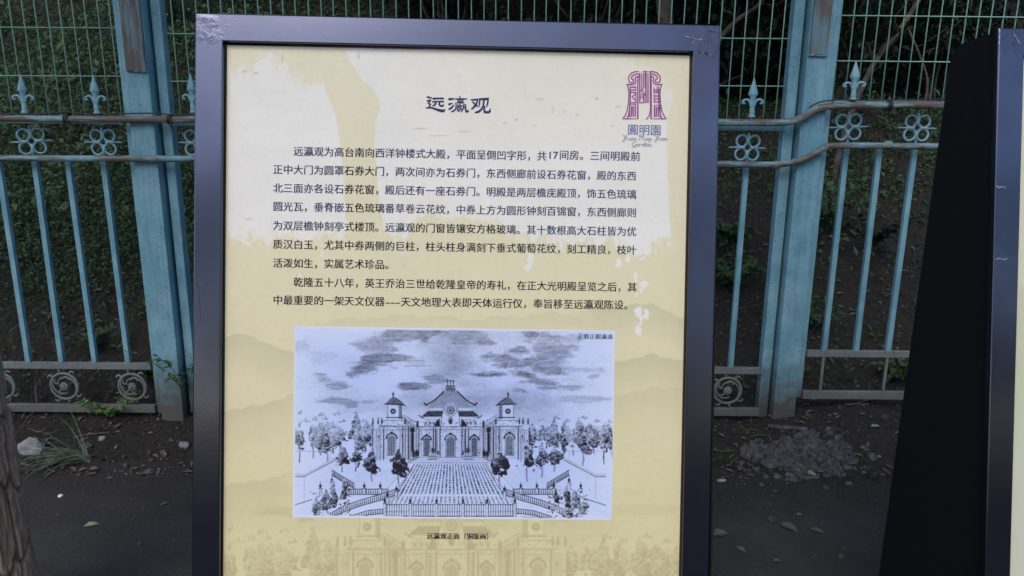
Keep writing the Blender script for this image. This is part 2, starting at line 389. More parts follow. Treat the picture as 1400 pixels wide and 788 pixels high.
    for x, b, t, w, n in ((728, 618, 580, 8, .52), (741, 620, 582, 11, .5), (757, 622, 577, 11, .52), (771, 626, 582, 10, .5), (797, 636, 582, 13, .42), (826, 634, 582, 11, .4), (784, 622, 586, 8, .3), (812, 620, 590, 7, .28), (838, 628, 584, 6, .4)):
        tree(x, b, t, w, n, True, 60)
    for k in range(34):
        q = R(0, 1); sd_ = -1 if k % 2 else 1; x = (403 + R(0, 104)) if sd_ < 0 else (728 + R(0, 112)); far = R(0, 1)
        tree(x, 600 + 14 * (1 - far) + R(-3, 3), 575 + R(-4, 8) + 6 * (1 - far), R(6, 11), R(.22, .38) + .2 * (1 - far), k % 3 == 0, 40)
    # low garden walls both sides
    for s in (1, -1):
        X = lambda x: x if s == 1 else 1230 - x
        C.poly([(X(402), 618), (X(458), 614), (X(458), 632), (X(402), 690)], .05, alpha=.0)
        C.line([(X(404), 617), (X(452), 617), (X(460), 612)], .8, .4); C.line([(X(452), 618), (X(452), 632)], .7, .28)
        C.poly([(X(402), 652), (X(416), 652), (X(460), 630), (X(460), 624), (X(416), 648), (X(402), 647)], .16)
        C.line([(X(402), 652), (X(416), 652), (X(461), 628)], 1.1, .55); C.line([(X(416), 653), (X(416), 682)], .8, .3)
        C.line([(X(402), 691), (X(430), 682), (X(445), 674)], 1.2, .6)
        for k in range(26): C.line([(X(R(418, 455)), R(640, 672)), (X(R(418, 455)), R(640, 672))], .25, .1, 'max')
    for _ in range(160):
        x, y = R(403, 838), R(640, 705); C.line([(x, y), (x + R(2, 8), y + R(-.5, .5))], .4, R(.1, .3), 'max', .7)
    # --- palace (left half mirrored about the axis)
    ax = 616.
    def M(f):
        f(lambda d: ax - d); f(lambda d: ax + d)
    def wall(f0, f1, y0, y1, v=.08):
        M(lambda X: C.rect(X(f0) if X(f0) < X(f1) else X(f1), y0, max(X(f0), X(f1)), y1, v))
    def hl(f0, f1, y, w, v): M(lambda X: C.line([(X(f0), y), (X(f1), y)], w, v))
    def vl(f, y0, y1, w, v): M(lambda X: C.line([(X(f), y0), (X(f), y1)], w, v))
    wall(0, 108, 583, 628, .1)
    # steep hipped main roof in two tiers
    C.poly([(ax - 31, 556), (ax - 22, 549), (ax - 10, 536), (ax + 10, 536), (ax + 22, 549), (ax + 31, 556), (ax + 30, 559), (ax - 30, 559)], .34)
    for k in range(24): x = ax - 28 + k * 2.4; C.line([(ax + (x - ax) * .42, 537), (x, 557)], .4, .58)
    C.poly([(ax - 29, 558), (ax + 29, 558), (ax + 27, 561), (ax - 27, 561)], .12)
    M(lambda X: C.line([(X(36), 552), (X(32), 553.5), (X(22), 547.5), (X(9), 535)], 1.8, .74))
    M(lambda X: C.line([(X(36), 551), (X(33), 555)], 1.6, .8))
    C.poly([(ax - 7, 536), (ax - 6, 528), (ax + 6, 528), (ax + 7, 536)], .5); C.line([(ax - 7, 532), (ax + 7, 532)], 1, .75); C.line([(ax - 6, 528), (ax + 6, 528)], 1.2, .85)
    for d in (-4, 0, 4): C.line([(ax + d, 527), (ax + d, 520)], 1.2, .7)
    C.line([(ax - 5, 521), (ax + 5, 521)], 1.2, .75)
    C.poly([(ax - 40, 570), (ax - 31, 562), (ax + 31, 562), (ax + 40, 570)], .62)
    for k in range(30): x = ax - 38 + k * 2.6; C.line([(ax + (x - ax) * .8, 562.5), (x, 569.5)], .5, .85)
    M(lambda X: C.line([(X(43), 568), (X(39), 571.5), (X(30), 571.5)], 1.3, .8))
    C.rect(ax - 36, 571, ax + 36, 583, .1); hl(0, 36, 574, .6, .5); hl(0, 38, 577, .5, .35)
    M(lambda X: [C.disc(X(d), 579, 2, 2.6, .55, soft=.4) for d in (17, 23, 28, 34)])
    # gable with a round window
    C.poly([(ax - 13, 583), (ax - 11, 565), (ax - 8.5, 556), (ax - 4, 551.5), (ax + 4, 551.5), (ax + 8.5, 556), (ax + 11, 565), (ax + 13, 583)], .06)
    C.disc(ax, 561, 9.2, 9.2, .5, soft=.1); C.disc(ax, 561, 8, 8, .04, soft=.1); C.disc(ax, 561, 6.6, 6.6, .6, soft=.15); C.disc(ax, 561, 5.4, 5.4, .36, soft=.2)
    for a in range(8): C.line([(ax, 561), (ax + 5 * math.cos(a * .785), 561 + 5 * math.sin(a * .785))], .5, .7)
    C.disc(ax, 575, 4.2, 6, .5, soft=.4); C.disc(ax, 577, 2.4, 4, .78, soft=.4)
    M(lambda X: C.line([(X(13), 583), (X(11.5), 568), (X(9), 557)], .8, .6))
    M(lambda X: C.poly([(X(14), 583), (X(23), 583), (X(20), 577), (X(15), 572)], .7))
    # main cornice and bays
    C.rect(ax - 44, 583, ax + 44, 588, .1); hl(0, 44, 583.6, 1.0, .62); hl(0, 44, 587.6, .9, .5); hl(0, 44, 585.5, .4, .3)
    for f in (15, 21, 24, 40, 44): vl(f, 588, 624, .9, .5)
    M(lambda X: [C.rect(min(X(18), X(21)), 586, max(X(18), X(21)), 621, .34), C.line([(X(20.6), 586), (X(20.6), 622)], 1.2, .78), C.line([(X(18.2), 586), (X(18.2), 622)], .6, .55)])
    for k in range(9): M(lambda X: C.disc(X(19.6), 590 + k * 3.4, 1.1, 1.2, .6, soft=.5))
    def window(d, y0, y1, w, v=.5, hood=True):
        def one(X):
            C.rect(X(d) - w, y0, X(d) + w, y1, v); C.disc(X(d), y0, w, w * .9, v, soft=.1)
            for q in (-.6, 0, .6): C.line([(X(d) + q * w, y0 - 1), (X(d) + q * w, y1)], .5, .82)
            for yy in np.arange(y0, y1, 3.): C.line([(X(d) - w, yy), (X(d) + w, yy)], .35, .72)
            C.line([(X(d) - w - .9, y0), (X(d) - w - .9, y1)], .7, .62); C.line([(X(d) + w + .9, y0), (X(d) + w + .9, y1)], .7, .62)
            if hood:
                for t in np.linspace(.1, 3.04, 13):
                    C.disc(X(d) + (w + 2.2) * math.cos(t), y0 + 1 - (w + 2.4) * math.sin(t), 1.6, 1.5, R(.55, .9), soft=.5)
                C.disc(X(d), y0 - w - 2.6, 2, 2, .8, soft=.5)
            C.line([(X(d) - w - 2, y1 + .6), (X(d) + w + 2, y1 + .6)], 1., .6)
        if d == 0: one(lambda q: ax)
        else: M(one)
    window(0, 601, 624, 5.6, .45); window(32.5, 601, 623, 3.8, .5)
    # links and the two clock towers
    M(lambda X: C.poly([(X(44), 583), (X(62), 571), (X(66), 566), (X(68), 588), (X(44), 588)], .3))
    M(lambda X: [C.line([(X(44), 580), (X(63), 568)], .9, .6), C.line([(X(46), 586), (X(64), 572)], .6, .45)])
    M(lambda X: C.rect(min(X(44), X(64)), 588, max(X(44), X(64)), 630, .24))
    for f in (47, 51, 55, 58, 62): vl(f, 582, 630, .8, .6)
    M(lambda X: [C.rect(min(X(50), X(54)), 592, max(X(50), X(54)), 618, .72), C.disc(X(52), 588, 4, 5, .74, soft=.4), C.disc(X(45), 580, 2, 6, .72, soft=.4), C.disc(X(50), 621, 4, 6, .66, soft=.4), C.disc(X(45.5), 620, 2.5, 6, .72, soft=.4)])
    M(lambda X: C.poly([(X(62), 574), (X(93), 574), (X(96), 583), (X(62), 583)], .08))
    hl(62, 98, 583, 1.2, .6); hl(62, 94, 575, .9, .55); hl(62, 108, 588, .8, .5); hl(64, 108, 591, .4, .3)
    M(lambda X: C.rect(min(X(67), X(86)), 552, max(X(67), X(86)), 573, .07))
    M(lambda X: C.rect(min(X(67), X(71)), 552, max(X(67), X(71)), 573, .5))
    vl(67, 552, 573, .8, .7); vl(86, 552, 573, .8, .55); hl(66, 88, 571, 1.4, .65)
    M(lambda X: [C.disc(X(78.5), 562.5, 4.2, 4.2, .8, soft=.2), C.disc(X(78.5), 562.5, 2.4, 2.4, .42, soft=.4)])
    M(lambda X: C.poly([(X(89), 552), (X(83), 545.5), (X(79), 543), (X(74), 544), (X(66), 550), (X(63), 554), (X(66), 554.5), (X(88), 553.5)], .52))
    M(lambda X: [C.line([(X(90), 552.5), (X(66), 553.4), (X(62), 554.6)], 1.5, .78), C.line([(X(79), 543), (X(71), 548), (X(63), 554)], 1., .8), C.line([(X(78.5), 543), (X(78.5), 537)], 1.6, .8), C.disc(X(78.5), 539, 1.8, 1.2, .7)])
    for k in range(6): M(lambda X: C.line([(X(80 - k), 545 + k * .6), (X(86 - k * 2.6), 552)], .4, .7))
    for f in (66, 69, 92, 96, 101, 107): vl(f, 588, 630, .9, .5)
    M(lambda X: [C.rect(min(X(97), X(101)), 588, max(X(97), X(101)), 628, .2)])
    window(80.5, 599, 622, 5, .42)
    for f in (62, 94, 99, 106): M(lambda X: [C.disc(X(f), 577, 1.6, 4.6, .68, soft=.4), C.disc(X(f), 572.5, 1.2, 1.6, .6, soft=.4)])
    for f in (66, 98): M(lambda X: [C.disc(X(f), 597, 1.4, 2.4, .75, soft=.4), C.line([(X(f), 597), (X(f), 605)], .7, .6)])
    for _ in range(900):
        d, y = R(-106, 106), R(574, 628); C.line([(ax + d, y), (ax + d + R(-.3, .3), y + R(1, 4))], .4, R(.25, .6), 'max', .6)
    for k in range(420):
        d = R(-100, 100); y = (R(574, 592) if k % 3 else R(592, 628)); C.disc(ax + d, y, R(.5, 1.3), R(.4, 1.2), R(.5, .95), 'max', .8, .5)
    for f in (15, 24, 44, 58, 66, 92, 107): M(lambda X: C.line([(X(f) + .8, 584), (X(f) + .8, 628)], 1.1, .7))
    for k in range(700):     # hatched shade on the fronts, the links and between the columns
        d = R(2, 106); s_ = 1 if k % 2 else -1; y = R(589, 618); near = min(abs(d - q) for q in (18, 24, 44, 54, 66, 92, 104))
        if near < 5: C.line([(ax + s_ * d, y), (ax + s_ * d, y + R(3, 9))], .4, R(.35, .7), 'max', .75)
    for k in range(200): d = R(-108, 108); y = R(584, 590); C.line([(ax + d, y), (ax + d + R(1, 5), y)], .4, R(.3, .7), 'max', .8)
    for k in range(300):
        d = R(-38, 38); C.line([(ax + d, R(538, 556)), (ax + d * 1.06, R(550, 558))], .35, R(.3, .6), 'max', .5 * (abs(d) < 26))
    # terrace steps
    C.poly([(ax - 44, 626), (ax + 44, 626), (ax + 58, 634), (ax - 58, 634)], .1); hl(0, 52, 626, .8, .5); hl(0, 55, 629.5, .6, .4); hl(0, 58, 633, .9, .5)
    M(lambda X: [C.rect(min(X(19), X(30)), 620, max(X(19), X(30)), 628, .3), C.line([(X(18), 624), (X(31), 624)], .9, .7), C.line([(X(18), 628), (X(31), 628)], .9, .7), C.disc(X(24), 616, 3.4, 5, .66, soft=.4), C.disc(X(17), 619, 2, 4, .6, soft=.4)])
    M(lambda X: C.line([(X(44), 626), (X(62), 634)], 1.2, .55))
    # paved court in perspective
    top, bot = 635., 689.
    xl = lambda y: ax - 50 - (y - top) * .62; xr = lambda y: ax + 50 + (y - top) * .62
    C.poly([(xl(top), top), (xr(top), top), (xr(bot), bot), (xl(bot), bot)], .06)
    for c in range(27):
        fa = (c + .1) / 27
        for r in range(16):
            ta, tb = r / 16, (r + R(.72, 1.)) / 16; ya, yb = top + (bot - top) * ta, top + (bot - top) * tb; wd = R(.36, .5) / 27
            q = lambda y, f: (xl(y) + (xr(y) - xl(y)) * f, y)
            C.poly([q(ya, fa), q(ya, fa + wd), q(yb, fa + wd), q(yb, fa)], R(.45, .72) * (1 if r < 12 else .75))
    C.rect(ax - 66, 676, ax + 66, 678.6, .03)
    M(lambda X: C.line([(X(50), 635), (X(86), 690)], .9, .5)); M(lambda X: C.line([(X(56), 636), (X(94), 676)], .6, .4))
    for k in range(14): M(lambda X: C.line([(X(64 + k * 4), 642), (X(92 + k * 5), 672)], .4, .26))
    def rail(pts, h=9., step=3.0, posts=True):
        P = np.array(pts, float); seg = np.hypot(*np.diff(P, axis=0).T); cum = np.r_[0, np.cumsum(seg)]
        C.poly(list(P) + [(x, y - h) for x, y in P[::-1]], .07)
        for t in np.arange(0, cum[-1], step):
            x = np.interp(t, cum, P[:, 0]); y = np.interp(t, cum, P[:, 1])
            C.line([(x, y - 1), (x, y - h + 1)], .9, .66); C.disc(x, y - h * .4, .95, 1.7, .66, soft=.3)
        C.line(P, 1.4, .66); C.line([(x, y - h) for x, y in P], 1.3, .6)
    def post(x, y, h=13):
        C.rect(x - 2, y - h, x + 2, y, .14); C.line([(x + 1.8, y - h), (x + 1.8, y)], .9, .7); C.line([(x - 1.8, y - h), (x - 1.8, y)], .5, .5)
        C.disc(x, y - h - 3.4, 2.2, 3.4, .72, soft=.35); C.line([(x, y - h - 7), (x, y - h - 9)], .8, .7); C.line([(x - 2.5, y - h), (x + 2.5, y - h)], .9, .75)
    M(lambda X: rail([(X(85), 676), (X(140), 676)], 7)); M(lambda X: rail([(X(132), 668), (X(162), 650)], 7, 2.4))
    for f in (96, 118, 141, 178): M(lambda X: post(X(f), 674, 6))
    M(lambda X: post(X(162), 666, 6))
    M(lambda X: rail([(X(72), 676), (X(96), 684), (X(124), 692), (X(146), 700), (X(166), 711)], 8, 2.8))
    M(lambda X: rail([(X(90), 702), (X(112), 704), (X(138), 712)], 6, 3.2))
    for k in range(9): M(lambda X: C.line([(X(96 + k * 5), 706), (X(112 + k * 5), 712)], .9, .45))
    M(lambda X: [post(X(86), 690, 10), post(X(74), 682, 10)])
    # shrubbery and rocks at the two front corners
    for s in (1, -1):
        X = lambda x: x if s == 1 else 1231 - x
        for k in range(70):
            x, y = R(424, 482), R(670, 708); C.line([(X(x), y), (X(x) + R(-3, 3), y + R(-2, 2))], R(.8, 1.8), R(.5, .92), 'max')
        for k in range(18): C.disc(X(R(426, 470)), R(672, 704), R(2, 4), R(1, 2), .04, soft=.3)
        for x, b, t, w, n in ((446, 702, 672, 10, .5), (456, 692, 662, 7, .52), (471, 688, 660, 6, .62), (433, 706, 680, 8, .45)): tree(X(x), b, t, w, n, False, 50)
    rail([(ax - 90, 706), (ax + 88, 706)], 16, 3.3)
    for f in (-90, -55, -19, 17, 50, 88): post(ax + f, 706.5, 18)
    C.line([(ax - 96, 708.5), (ax + 96, 708.5)], 1.4, .45)
    # clipped trees of the court
    for x, b, t, w, n in ((468, 645, 610, 9, .56), (487, 644, 612, 10, .58), (508, 658, 614, 11, .62), (545, 664, 610, 12, .68), (683, 664, 612, 11, .68), (720, 658, 608, 12, .62), (741, 652, 610, 11, .55), (758, 644, 612, 11, .56)):
        tree(x, b, t, w, n, True, 80)
    C.a = np.clip(C.a + (fbm(C.h, C.w, 200, 300, 2, 9) - .5) * .16 + (grain - .5) * .14, 0, 1)
    C.a = np.clip((C.a - .03) * 1.55, 0, 1)
    C.blur(1)
    return C

# outline of the ragged white patches, in print coordinates (one unit = one pixel of the photograph on the panel)
PATCH_LEFT = [(312, 78), (318, 92), (326, 97), (333, 93), (338, 102), (345, 96), (352, 88), (360, 84), (365, 74), (373, 80), (380, 86), (392, 84), (394, 96), (400, 101), (404, 112), (412, 110), (418, 116), (428, 110), (436, 108),
              (444, 124), (453, 142), (459, 160), (463, 185), (467, 220), (470, 255), (472, 290), (474, 318), (466, 322), (462, 316), (455, 322), (450, 318), (440, 324), (430, 318), (420, 327), (405, 320), (396, 326), (384, 322), (376, 314), (366, 330), (352, 321), (338, 328), (326, 320), (312, 324)]
PATCH_RIGHT = [(470, 64), (476, 80), (488, 98), (497, 112), (507, 118), (516, 132), (520, 148), (513, 166), (512, 200), (515, 240), (519, 280), (525, 310), (528, 318), (536, 332), (548, 326), (554, 330), (559, 316), (563, 302), (574, 297), (590, 294), (604, 296), (620, 300), (634, 297), (650, 302), (664, 299), (680, 302), (690, 308), (694, 322), (700, 316), (708, 328), (716, 318), (730, 330), (744, 324), (752, 334),
               (768, 328), (784, 334), (800, 330), (820, 336), (836, 329), (848, 337), (862, 344), (874, 352), (884, 344), (892, 334), (900, 330), (908, 333), (917, 329), (915, 290), (913, 240), (912, 190), (911, 160), (918, 148), (920, 126), (912, 115), (902, 108), (893, 100), (880, 94), (868, 96), (866, 84), (856, 82), (862, 70), (700, 65)]

def panel_art():
    """colours of the printed sheet -> (canvas per channel, patch mask)"""
    x0, y0, x1, y1, s = 296, 46, 958, 1010, 1.5
    mask = Canvas(x0, y0, x1, y1, s)
    mask.poly(PATCH_LEFT, 1.); mask.poly(PATCH_RIGHT, 1.)
    h, w = mask.h, mask.w
    YY = np.arange(h)[:, None] / s + y0; XX = np.arange(w)[None, :] / s + x0
    # fray the torn (not the smooth) borders: look the mask up at a jittered place
    j1 = fbm(h, w, 130, 60, 4, 21) - .5; j2 = fbm(h, w, 100, 90, 4, 22) - .5
    fray = np.clip((YY - 285) / 30, 0, 1) + np.clip((135 - YY) / 20, 0, 1) * (np.clip((452 - XX) / 10, 0, 1) + np.clip((XX - 845) / 15, 0, 1))
    fray = np.clip(fray, .06, 1)
    j3 = fbm(h, w, 40, 200, 3, 28) - .5
    mx = .68 * mask.sample(XX + j1 * 12 * fray, YY + j2 * 38 * fray) + .32 * mask.sample(XX + j3 * 16 * fray, YY + (j1 + j3) * 60 * fray)
    for cx, cy, r in ((724, 358, 5), (722, 364, 3.5), (877, 398, 3.4), (872, 425, 3.4), (876, 439, 3), (868, 380, 3), (880, 388, 4), (871, 334, 8), (858, 350, 3), (845, 361, 3), (874, 452, 4), (870, 404, 4), (397, 390, 2), (440, 346, 2), (410, 377, 3), (884, 430, 3)):
        mx = np.maximum(mx, np.clip((1 - np.hypot((XX - cx) / (r * .75), (YY - cy) / (r * 1.35)) + j1 * 4.2 + .25) / .25, 0, 1))
    n1 = fbm(h, w, 14, 9, 5, 23); n2 = fbm(h, w, 180, 160, 2, 24); n3 = fbm(h, w, 60, 4, 3, 25)
    # thin places where the film shows through again
    thin = np.clip((fbm(h, w, 26, 12, 4, 26) - .47) * 4, 0, 1) * np.clip(1 - np.abs(XX - 610) / 75, 0, 1) * np.clip((YY - 255) / 30, 0, 1)
    mx = mx * (1 - .75 * thin)
    mask.a = mx
    t = np.clip((YY - 60) / 700, 0, 1)
    yel = np.stack([(.795 - .06 * t) + 0 * XX, (.725 - .07 * t) + 0 * XX, (.55 - .17 * t) + 0 * XX], -1)
    # misty hills printed in a darker buff
    hills = Canvas(x0, y0, x1, y1, s)
    def ridge(pts, depth, v):
        xs = np.arange(x0, x1, 1.5); p = np.array(pts, float)
        yy = np.interp(xs, p[:, 0], p[:, 1]) + 2.2 * np.sin(xs * .09) + 1.3 * np.sin(xs * .23 + 1)
        top = np.interp(np.arange(w) / s + x0, xs, yy)[None, :]; d = YY - top
        on = (d > 0) * np.clip(1 - d / depth, 0, 1) * np.clip((XX - pts[0][0] + (pts[0][0] < 300) * 40) / 40, 0, 1) * np.clip((pts[-1][0] - XX + (pts[-1][0] > 950) * 60) / 60, 0, 1)
        hills.a[:] = np.maximum(hills.a, on * v)
    ridge([(296, 462), (330, 458), (362, 466), (404, 486), (450, 496)], 60, .16); ridge([(296, 562), (330, 560), (370, 548), (404, 540), (440, 545)], 60, .14)
    ridge([(780, 424), (840, 420), (868, 414), (900, 420), (930, 432), (958, 436)], 50, .15); ridge([(800, 500), (845, 492), (890, 486), (920, 490), (958, 486)], 60, .17); ridge([(800, 545), (860, 536), (920, 528), (958, 526)], 60, .12)
    ridge([(296, 664), (340, 660), (370, 652), (420, 640)], 70, .12); ridge([(420, 440), (560, 430), (640, 436), (760, 428), (850, 434)], 40, .08)
    yel *= (1 - hills.a)[..., None] * np.array([1, 1, .97])
    # the same palace again, large and faint, along the foot of the sheet
    eg = ENG.sample(616 + (XX - 617) / 1.47 + 0 * YY, 565 + (YY - 724) / 1.47 + 0 * XX)
    ghost = eg * np.clip((YY - 650) / 60, 0, 1) * np.clip((985 - YY) / 40, 0, 1)
    yel *= (1 - .27 * ghost)[..., None] ** np.array([1., 1.08, 1.3])
    yel *= (1 + .05 * (n1 - .5) + .05 * (n2 - .5))[..., None]
    wht = np.stack([.835 + 0 * mx, .80 + 0 * mx, .725 + 0 * mx], -1) * (1 + .09 * (n1 - .5) + .05 * (n2 - .5) + .05 * (n3 - .5))[..., None]
    side = np.clip((XX - 520) / 200, 0, 1) * np.clip((215 - YY) / 80, 0, 1)       # the upper right of the sheet is yellower
    wht *= 1 - side[..., None] * np.array([.03, .045, .13])
    col = yel * (1 - mx[..., None]) + wht * mx[..., None]
    # grey scuffs
    sc = Canvas(x0, y0, x1, y1, s)
    for x, y, a, b in ((738, 136, 8, 1.6), (816, 135, 3, 2.5), (845, 146, 6, 1.6), (789, 157, 3, 2.5), (706, 164, 3, 2.5), (690, 168, 5, 1.2), (730, 172, 4, 1.2), (772, 153, 3, 1.2), (756, 150, 1, 8), (634, 180, 12, 1.4), (838, 172, 4, 1.5), (386, 80, 1.2, 9), (350, 100, 6, 1.6), (334, 98, 5, 2), (575, 176, 14, 1.4), (340, 300, 8, 1.5), (490, 76, 2, 9), (600, 186, 20, 1)):
        sc.disc(x, y, a, b, .30, 'max', soft=.7)
    for k in range(120): sc.disc(rng.uniform(310, 945), rng.uniform(60, 420), rng.uniform(.5, 1.3), rng.uniform(.5, 1.3), rng.uniform(.1, .35), 'max', soft=.6)
    col *= (1 - sc.a * (.5 + n2))[..., None]
    # pale creases
    cr = Canvas(x0, y0, x1, y1, s)
    cr.line([(627, 90), (634, 105), (642, 128), (645, 150)], 3, .5, 'max'); cr.line([(660, 180), (668, 205), (672, 232)], 4, .5, 'max'); cr.blur(4)
    col = col + (np.array([.86, .85, .8]) - col) * (cr.a * .6)[..., None]
    pk = Canvas(x0, y0, x1, y1, s)
    for m_ in (1, -1):
        q = lambda pts: [(840 + (x if m_ == 1 else 462 - x) / 5.633, 80 + y / 5.633) for x, y in pts]
        pk.poly(q([(110, 150), (130, 112), (186, 104), (180, 466), (66, 466), (100, 400), (110, 300), (96, 204), (150, 196)]), 1.)
    pk.poly([(840 + x / 5.633, 80 + y / 5.633) for x, y in ((194, 104), (270, 104), (264, 342), (194, 342))], 1.); pk.blur(2)
    col = col * (1 - .5 * pk.a[..., None]) + np.array([.80, .58, .74]) * .5 * pk.a[..., None]
    out = []
    for k in range(3):
        c = Canvas(x0, y0, x1, y1, s); c.a = np.clip(col[..., k], 0, 1); out.append(c)
    return out, mask
# ---------------------------------------------------------------- ground
FY = 3.05                                  # the fence stands in the plane y = FY
def smooth(a, b, x):
    t = max(0., min(1., (x - a) / (b - a))); return t * t * (3 - 2 * t)
def soil_h(x, y):
    n1 = noise.noise((x * 1.1, y * 1.1, 0.)); n2 = noise.noise((x * 5, y * 5, 3.)); n3 = noise.noise((x * 17, y * 17, 7.))
    edge = 2.54 + .16 * n1 + .09 * n2 + .04 * n3
    h = -.02 + .075 * smooth(edge - .06, edge + .5, y)
    h += .07 * smooth(.95, 1.5, x) * smooth(edge, edge + .5, y)
    rough = .010 * n2 + .010 * n3 + .006 * noise.noise((x * 41, y * 41, 1.))
    h += rough * smooth(edge - .1, edge + .25, y)
    if y > 3.2:
        crest = 1.28 + 3.2 * smooth(.1, -2.2, x) + .25 * n1
        up = (y - 3.2) * (.62 + .10 * n1); up += .05 * noise.noise((x * 2.3, y * 2.3, 9.)) * smooth(3.2, 3.8, y) + .02 * noise.noise((x * 9, y * 9, 4.)) * smooth(3.2, 3.5, y)
        up = max(0, up)
        if up > crest: up = crest + (up - crest) * .06
        elif up > crest * .8: 
            t = (up - crest * .8) / (crest * .2); up = crest * (.8 + .2 * (t - .18 * t * t))
        h += up
        h += 3.6 * smooth(6.4, 9.5, y) * smooth(-2.5, .2, x)
    return h
def grid_mesh(name, xs, ys, fn, m):
    nx, ny = len(xs), len(ys)
    co = np.array([(x, y, fn(x, y)) for y in ys for x in xs], dtype=np.float32)
    i = np.arange(nx * ny).reshape(ny, nx)
    q = np.stack([i[:-1, :-1], i[:-1, 1:], i[1:, 1:], i[1:, :-1]], -1).reshape(-1, 4)
    return np_mesh(name, co, q, m)
def np_mesh(name, co, quads, m=None, smooth_=True, cols=None):
    me = bpy.data.meshes.new(name); n, k = len(quads), quads.shape[1]
    me.vertices.add(len(co)); me.vertices.foreach_set('co', np.ascontiguousarray(co, dtype=np.float32).ravel())
    me.loops.add(n * k); me.loops.foreach_set('vertex_index', np.ascontiguousarray(quads, dtype=np.int32).ravel())
    me.polygons.add(n); me.polygons.foreach_set('loop_start', np.arange(0, n * k, k, dtype=np.int32)); me.polygons.foreach_set('loop_total', np.full(n, k, dtype=np.int32))
    me.update(calc_edges=True); me.validate()
    if smooth_: me.polygons.foreach_set('use_smooth', [True] * len(me.polygons))
    if cols is not None:
        a = me.color_attributes.new('Col', 'FLOAT_COLOR', 'POINT'); c = np.ones((len(co), 4), np.float32); c[:, :3] = cols; a.data.foreach_set('color', c.ravel())
    if m: me.materials.append(m)
    return me
def steps(*seg):
    out = []
    for a, b, d in seg: out += list(np.arange(a, b, d))
    return out + [seg[-1][1]]
me = grid_mesh('soil_bank', steps((-30, -8, 1.5), (-8, -3.2, .2), (-3.2, 3.4, .022), (3.4, 8, .2), (8, 30, 1.5)), steps((2.3, 3.9, .02), (3.9, 6.5, .045), (6.5, 12, .3), (12, 40, 2)), soil_h, M_SOIL)
tag(link('soil_bank', me, None), kind='structure')
def path_h(x, y): return .006 * noise.noise((x * 1.5, y * 1.5, 2.)) + .0025 * noise.noise((x * 8, y * 8, 2.))
me = grid_mesh('path', steps((-80, -4, 4), (-4, 4, .06), (4, 80, 4)), steps((-90, -.2, 3), (-.2, 3.0, .05), (3.0, 3.6, .3)), path_h, M_PATH)
tag(link('path', me, None), kind='structure')
def ground_h(x, y): return max(soil_h(x, y) if y > 2.3 else -1, path_h(x, y))
def ground_at(px, py):
    d = ray(px, py); t = 1.0; prev = t
    while t < 12:
        P = CAMP + d * t
        if P.z < ground_h(P.x, P.y):
            a, b = prev, t
            for _ in range(18):
                m_ = (a + b) / 2; P = CAMP + d * m_
                if P.z < ground_h(P.x, P.y): b = m_
                else: a = m_
            return CAMP + d * b
        prev = t; t += .03
    return CAMP + d * 6
# ---------------------------------------------------------------- iron fence
def fz(px, py, Y=FY): return at(px, py, Y)
fence = empty('iron_fence', (0, FY, 0))
tag(fence, 'weathered blue iron fence with pipe rails, posts and spear finials along the dirt bank', 'fence')
def zrow(py, px, Y=FY): return at(px, py, Y).z
def bar_x(px, py): return at(px, py, FY).x
# posts: (pixels of left and right edge of the face at row 430, bottom row)
def post(x0, x1, y0, zb, zt, m=None, d=.07, bev=.004):
    bm = bmesh.new(); box(bm, (x0, 0, 0), (x1, d, zt - zb), bev); return obj('post', bm, m or M_POST, fence, loc=(0, y0, zb))
# left pair
xa, xb = bar_x(209, 430), bar_x(239.5, 430); PL = (xa + xb) / 2
post(xa, xb, FY - .02, .02, 2.55, d=.09)
xc, xd = bar_x(244, 430), bar_x(256, 430)
post(xc, xd, FY + .02, .07, 2.55, d=.05)
# right pair
xe, xf = bar_x(1050.5, 430), bar_x(1064, 430); post(xe, xf, FY + .02, .07, 2.55, d=.05)
xg, xh = bar_x(1067.5, 430), bar_x(1098, 430); post(xg, xh, FY - .02, .03, 2.55, d=.09)
# rusted upper lengths welded on to the main posts
for q0, q1, zq in ((xa + .014, xb - .0035, at(190, 98, FY).z), (xg + .0035, xh - .022, at(1098, 76, FY).z)):
    bm = bmesh.new(); box(bm, (q0, 0, 0), (q1, .016, 2.55 - zq), .003); obj('post_plate', bm, M_PLATE, fence, loc=(0, FY - .033, zq))
    bm = bmesh.new(); tube(bm, [(q0 + (q1 - q0) * k / 6, random.uniform(-.002, .002), random.uniform(-.003, .003)) for k in range(7)], .006, 6); obj('weld', bm, M_POST, fence, loc=(0, FY - .026, zq), smooth=True)
# angle strips riveted to the outer sides of the posts (they carry the panels)
post(xa - .034, xa - .002, FY + .012, .07, 2.5, M_BLUE, .03); post(xh + .002, xh + .034, FY + .012, .17, 2.5, M_BLUE, .03)
# rails
def pipe(name, pix, r, m, Y=FY - .045, n=8):
    bm = bmesh.new(); tube(bm, catmull([at(x, y, Y) for x, y in pix], n), r, 10); return obj(name, bm, m, fence, smooth=True)
pipe('top_rail', [(-420, 157), (-60, 161), (100, 163), (265, 163.5), (640, 166), (985, 167.5), (1070, 167.5), (1098, 160.5), (1116, 150), (1138, 145.5), (1204, 144), (1320, 143.5), (1700, 142)], .0148, M_RUST)
pipe('middle_rail', [(-420, 211), (-60, 215.5), (100, 217), (265, 217.5), (640, 221), (985, 224.5), (1050, 225.5), (1082, 222.5), (1104, 215.5), (1126, 203.5), (1150, 199.5), (1300, 200.5), (1700, 202)], .0135, M_RAIL)
def flat(name, xa, xb, zc, h, m, y0=FY, d=.02):
    bm = bmesh.new(); box(bm, (xa, 0, -h / 2), (xb, d, h / 2), .002); return obj(name, bm, m, fence, loc=(0, y0, zc))
XL, XR = -3.6, 3.6
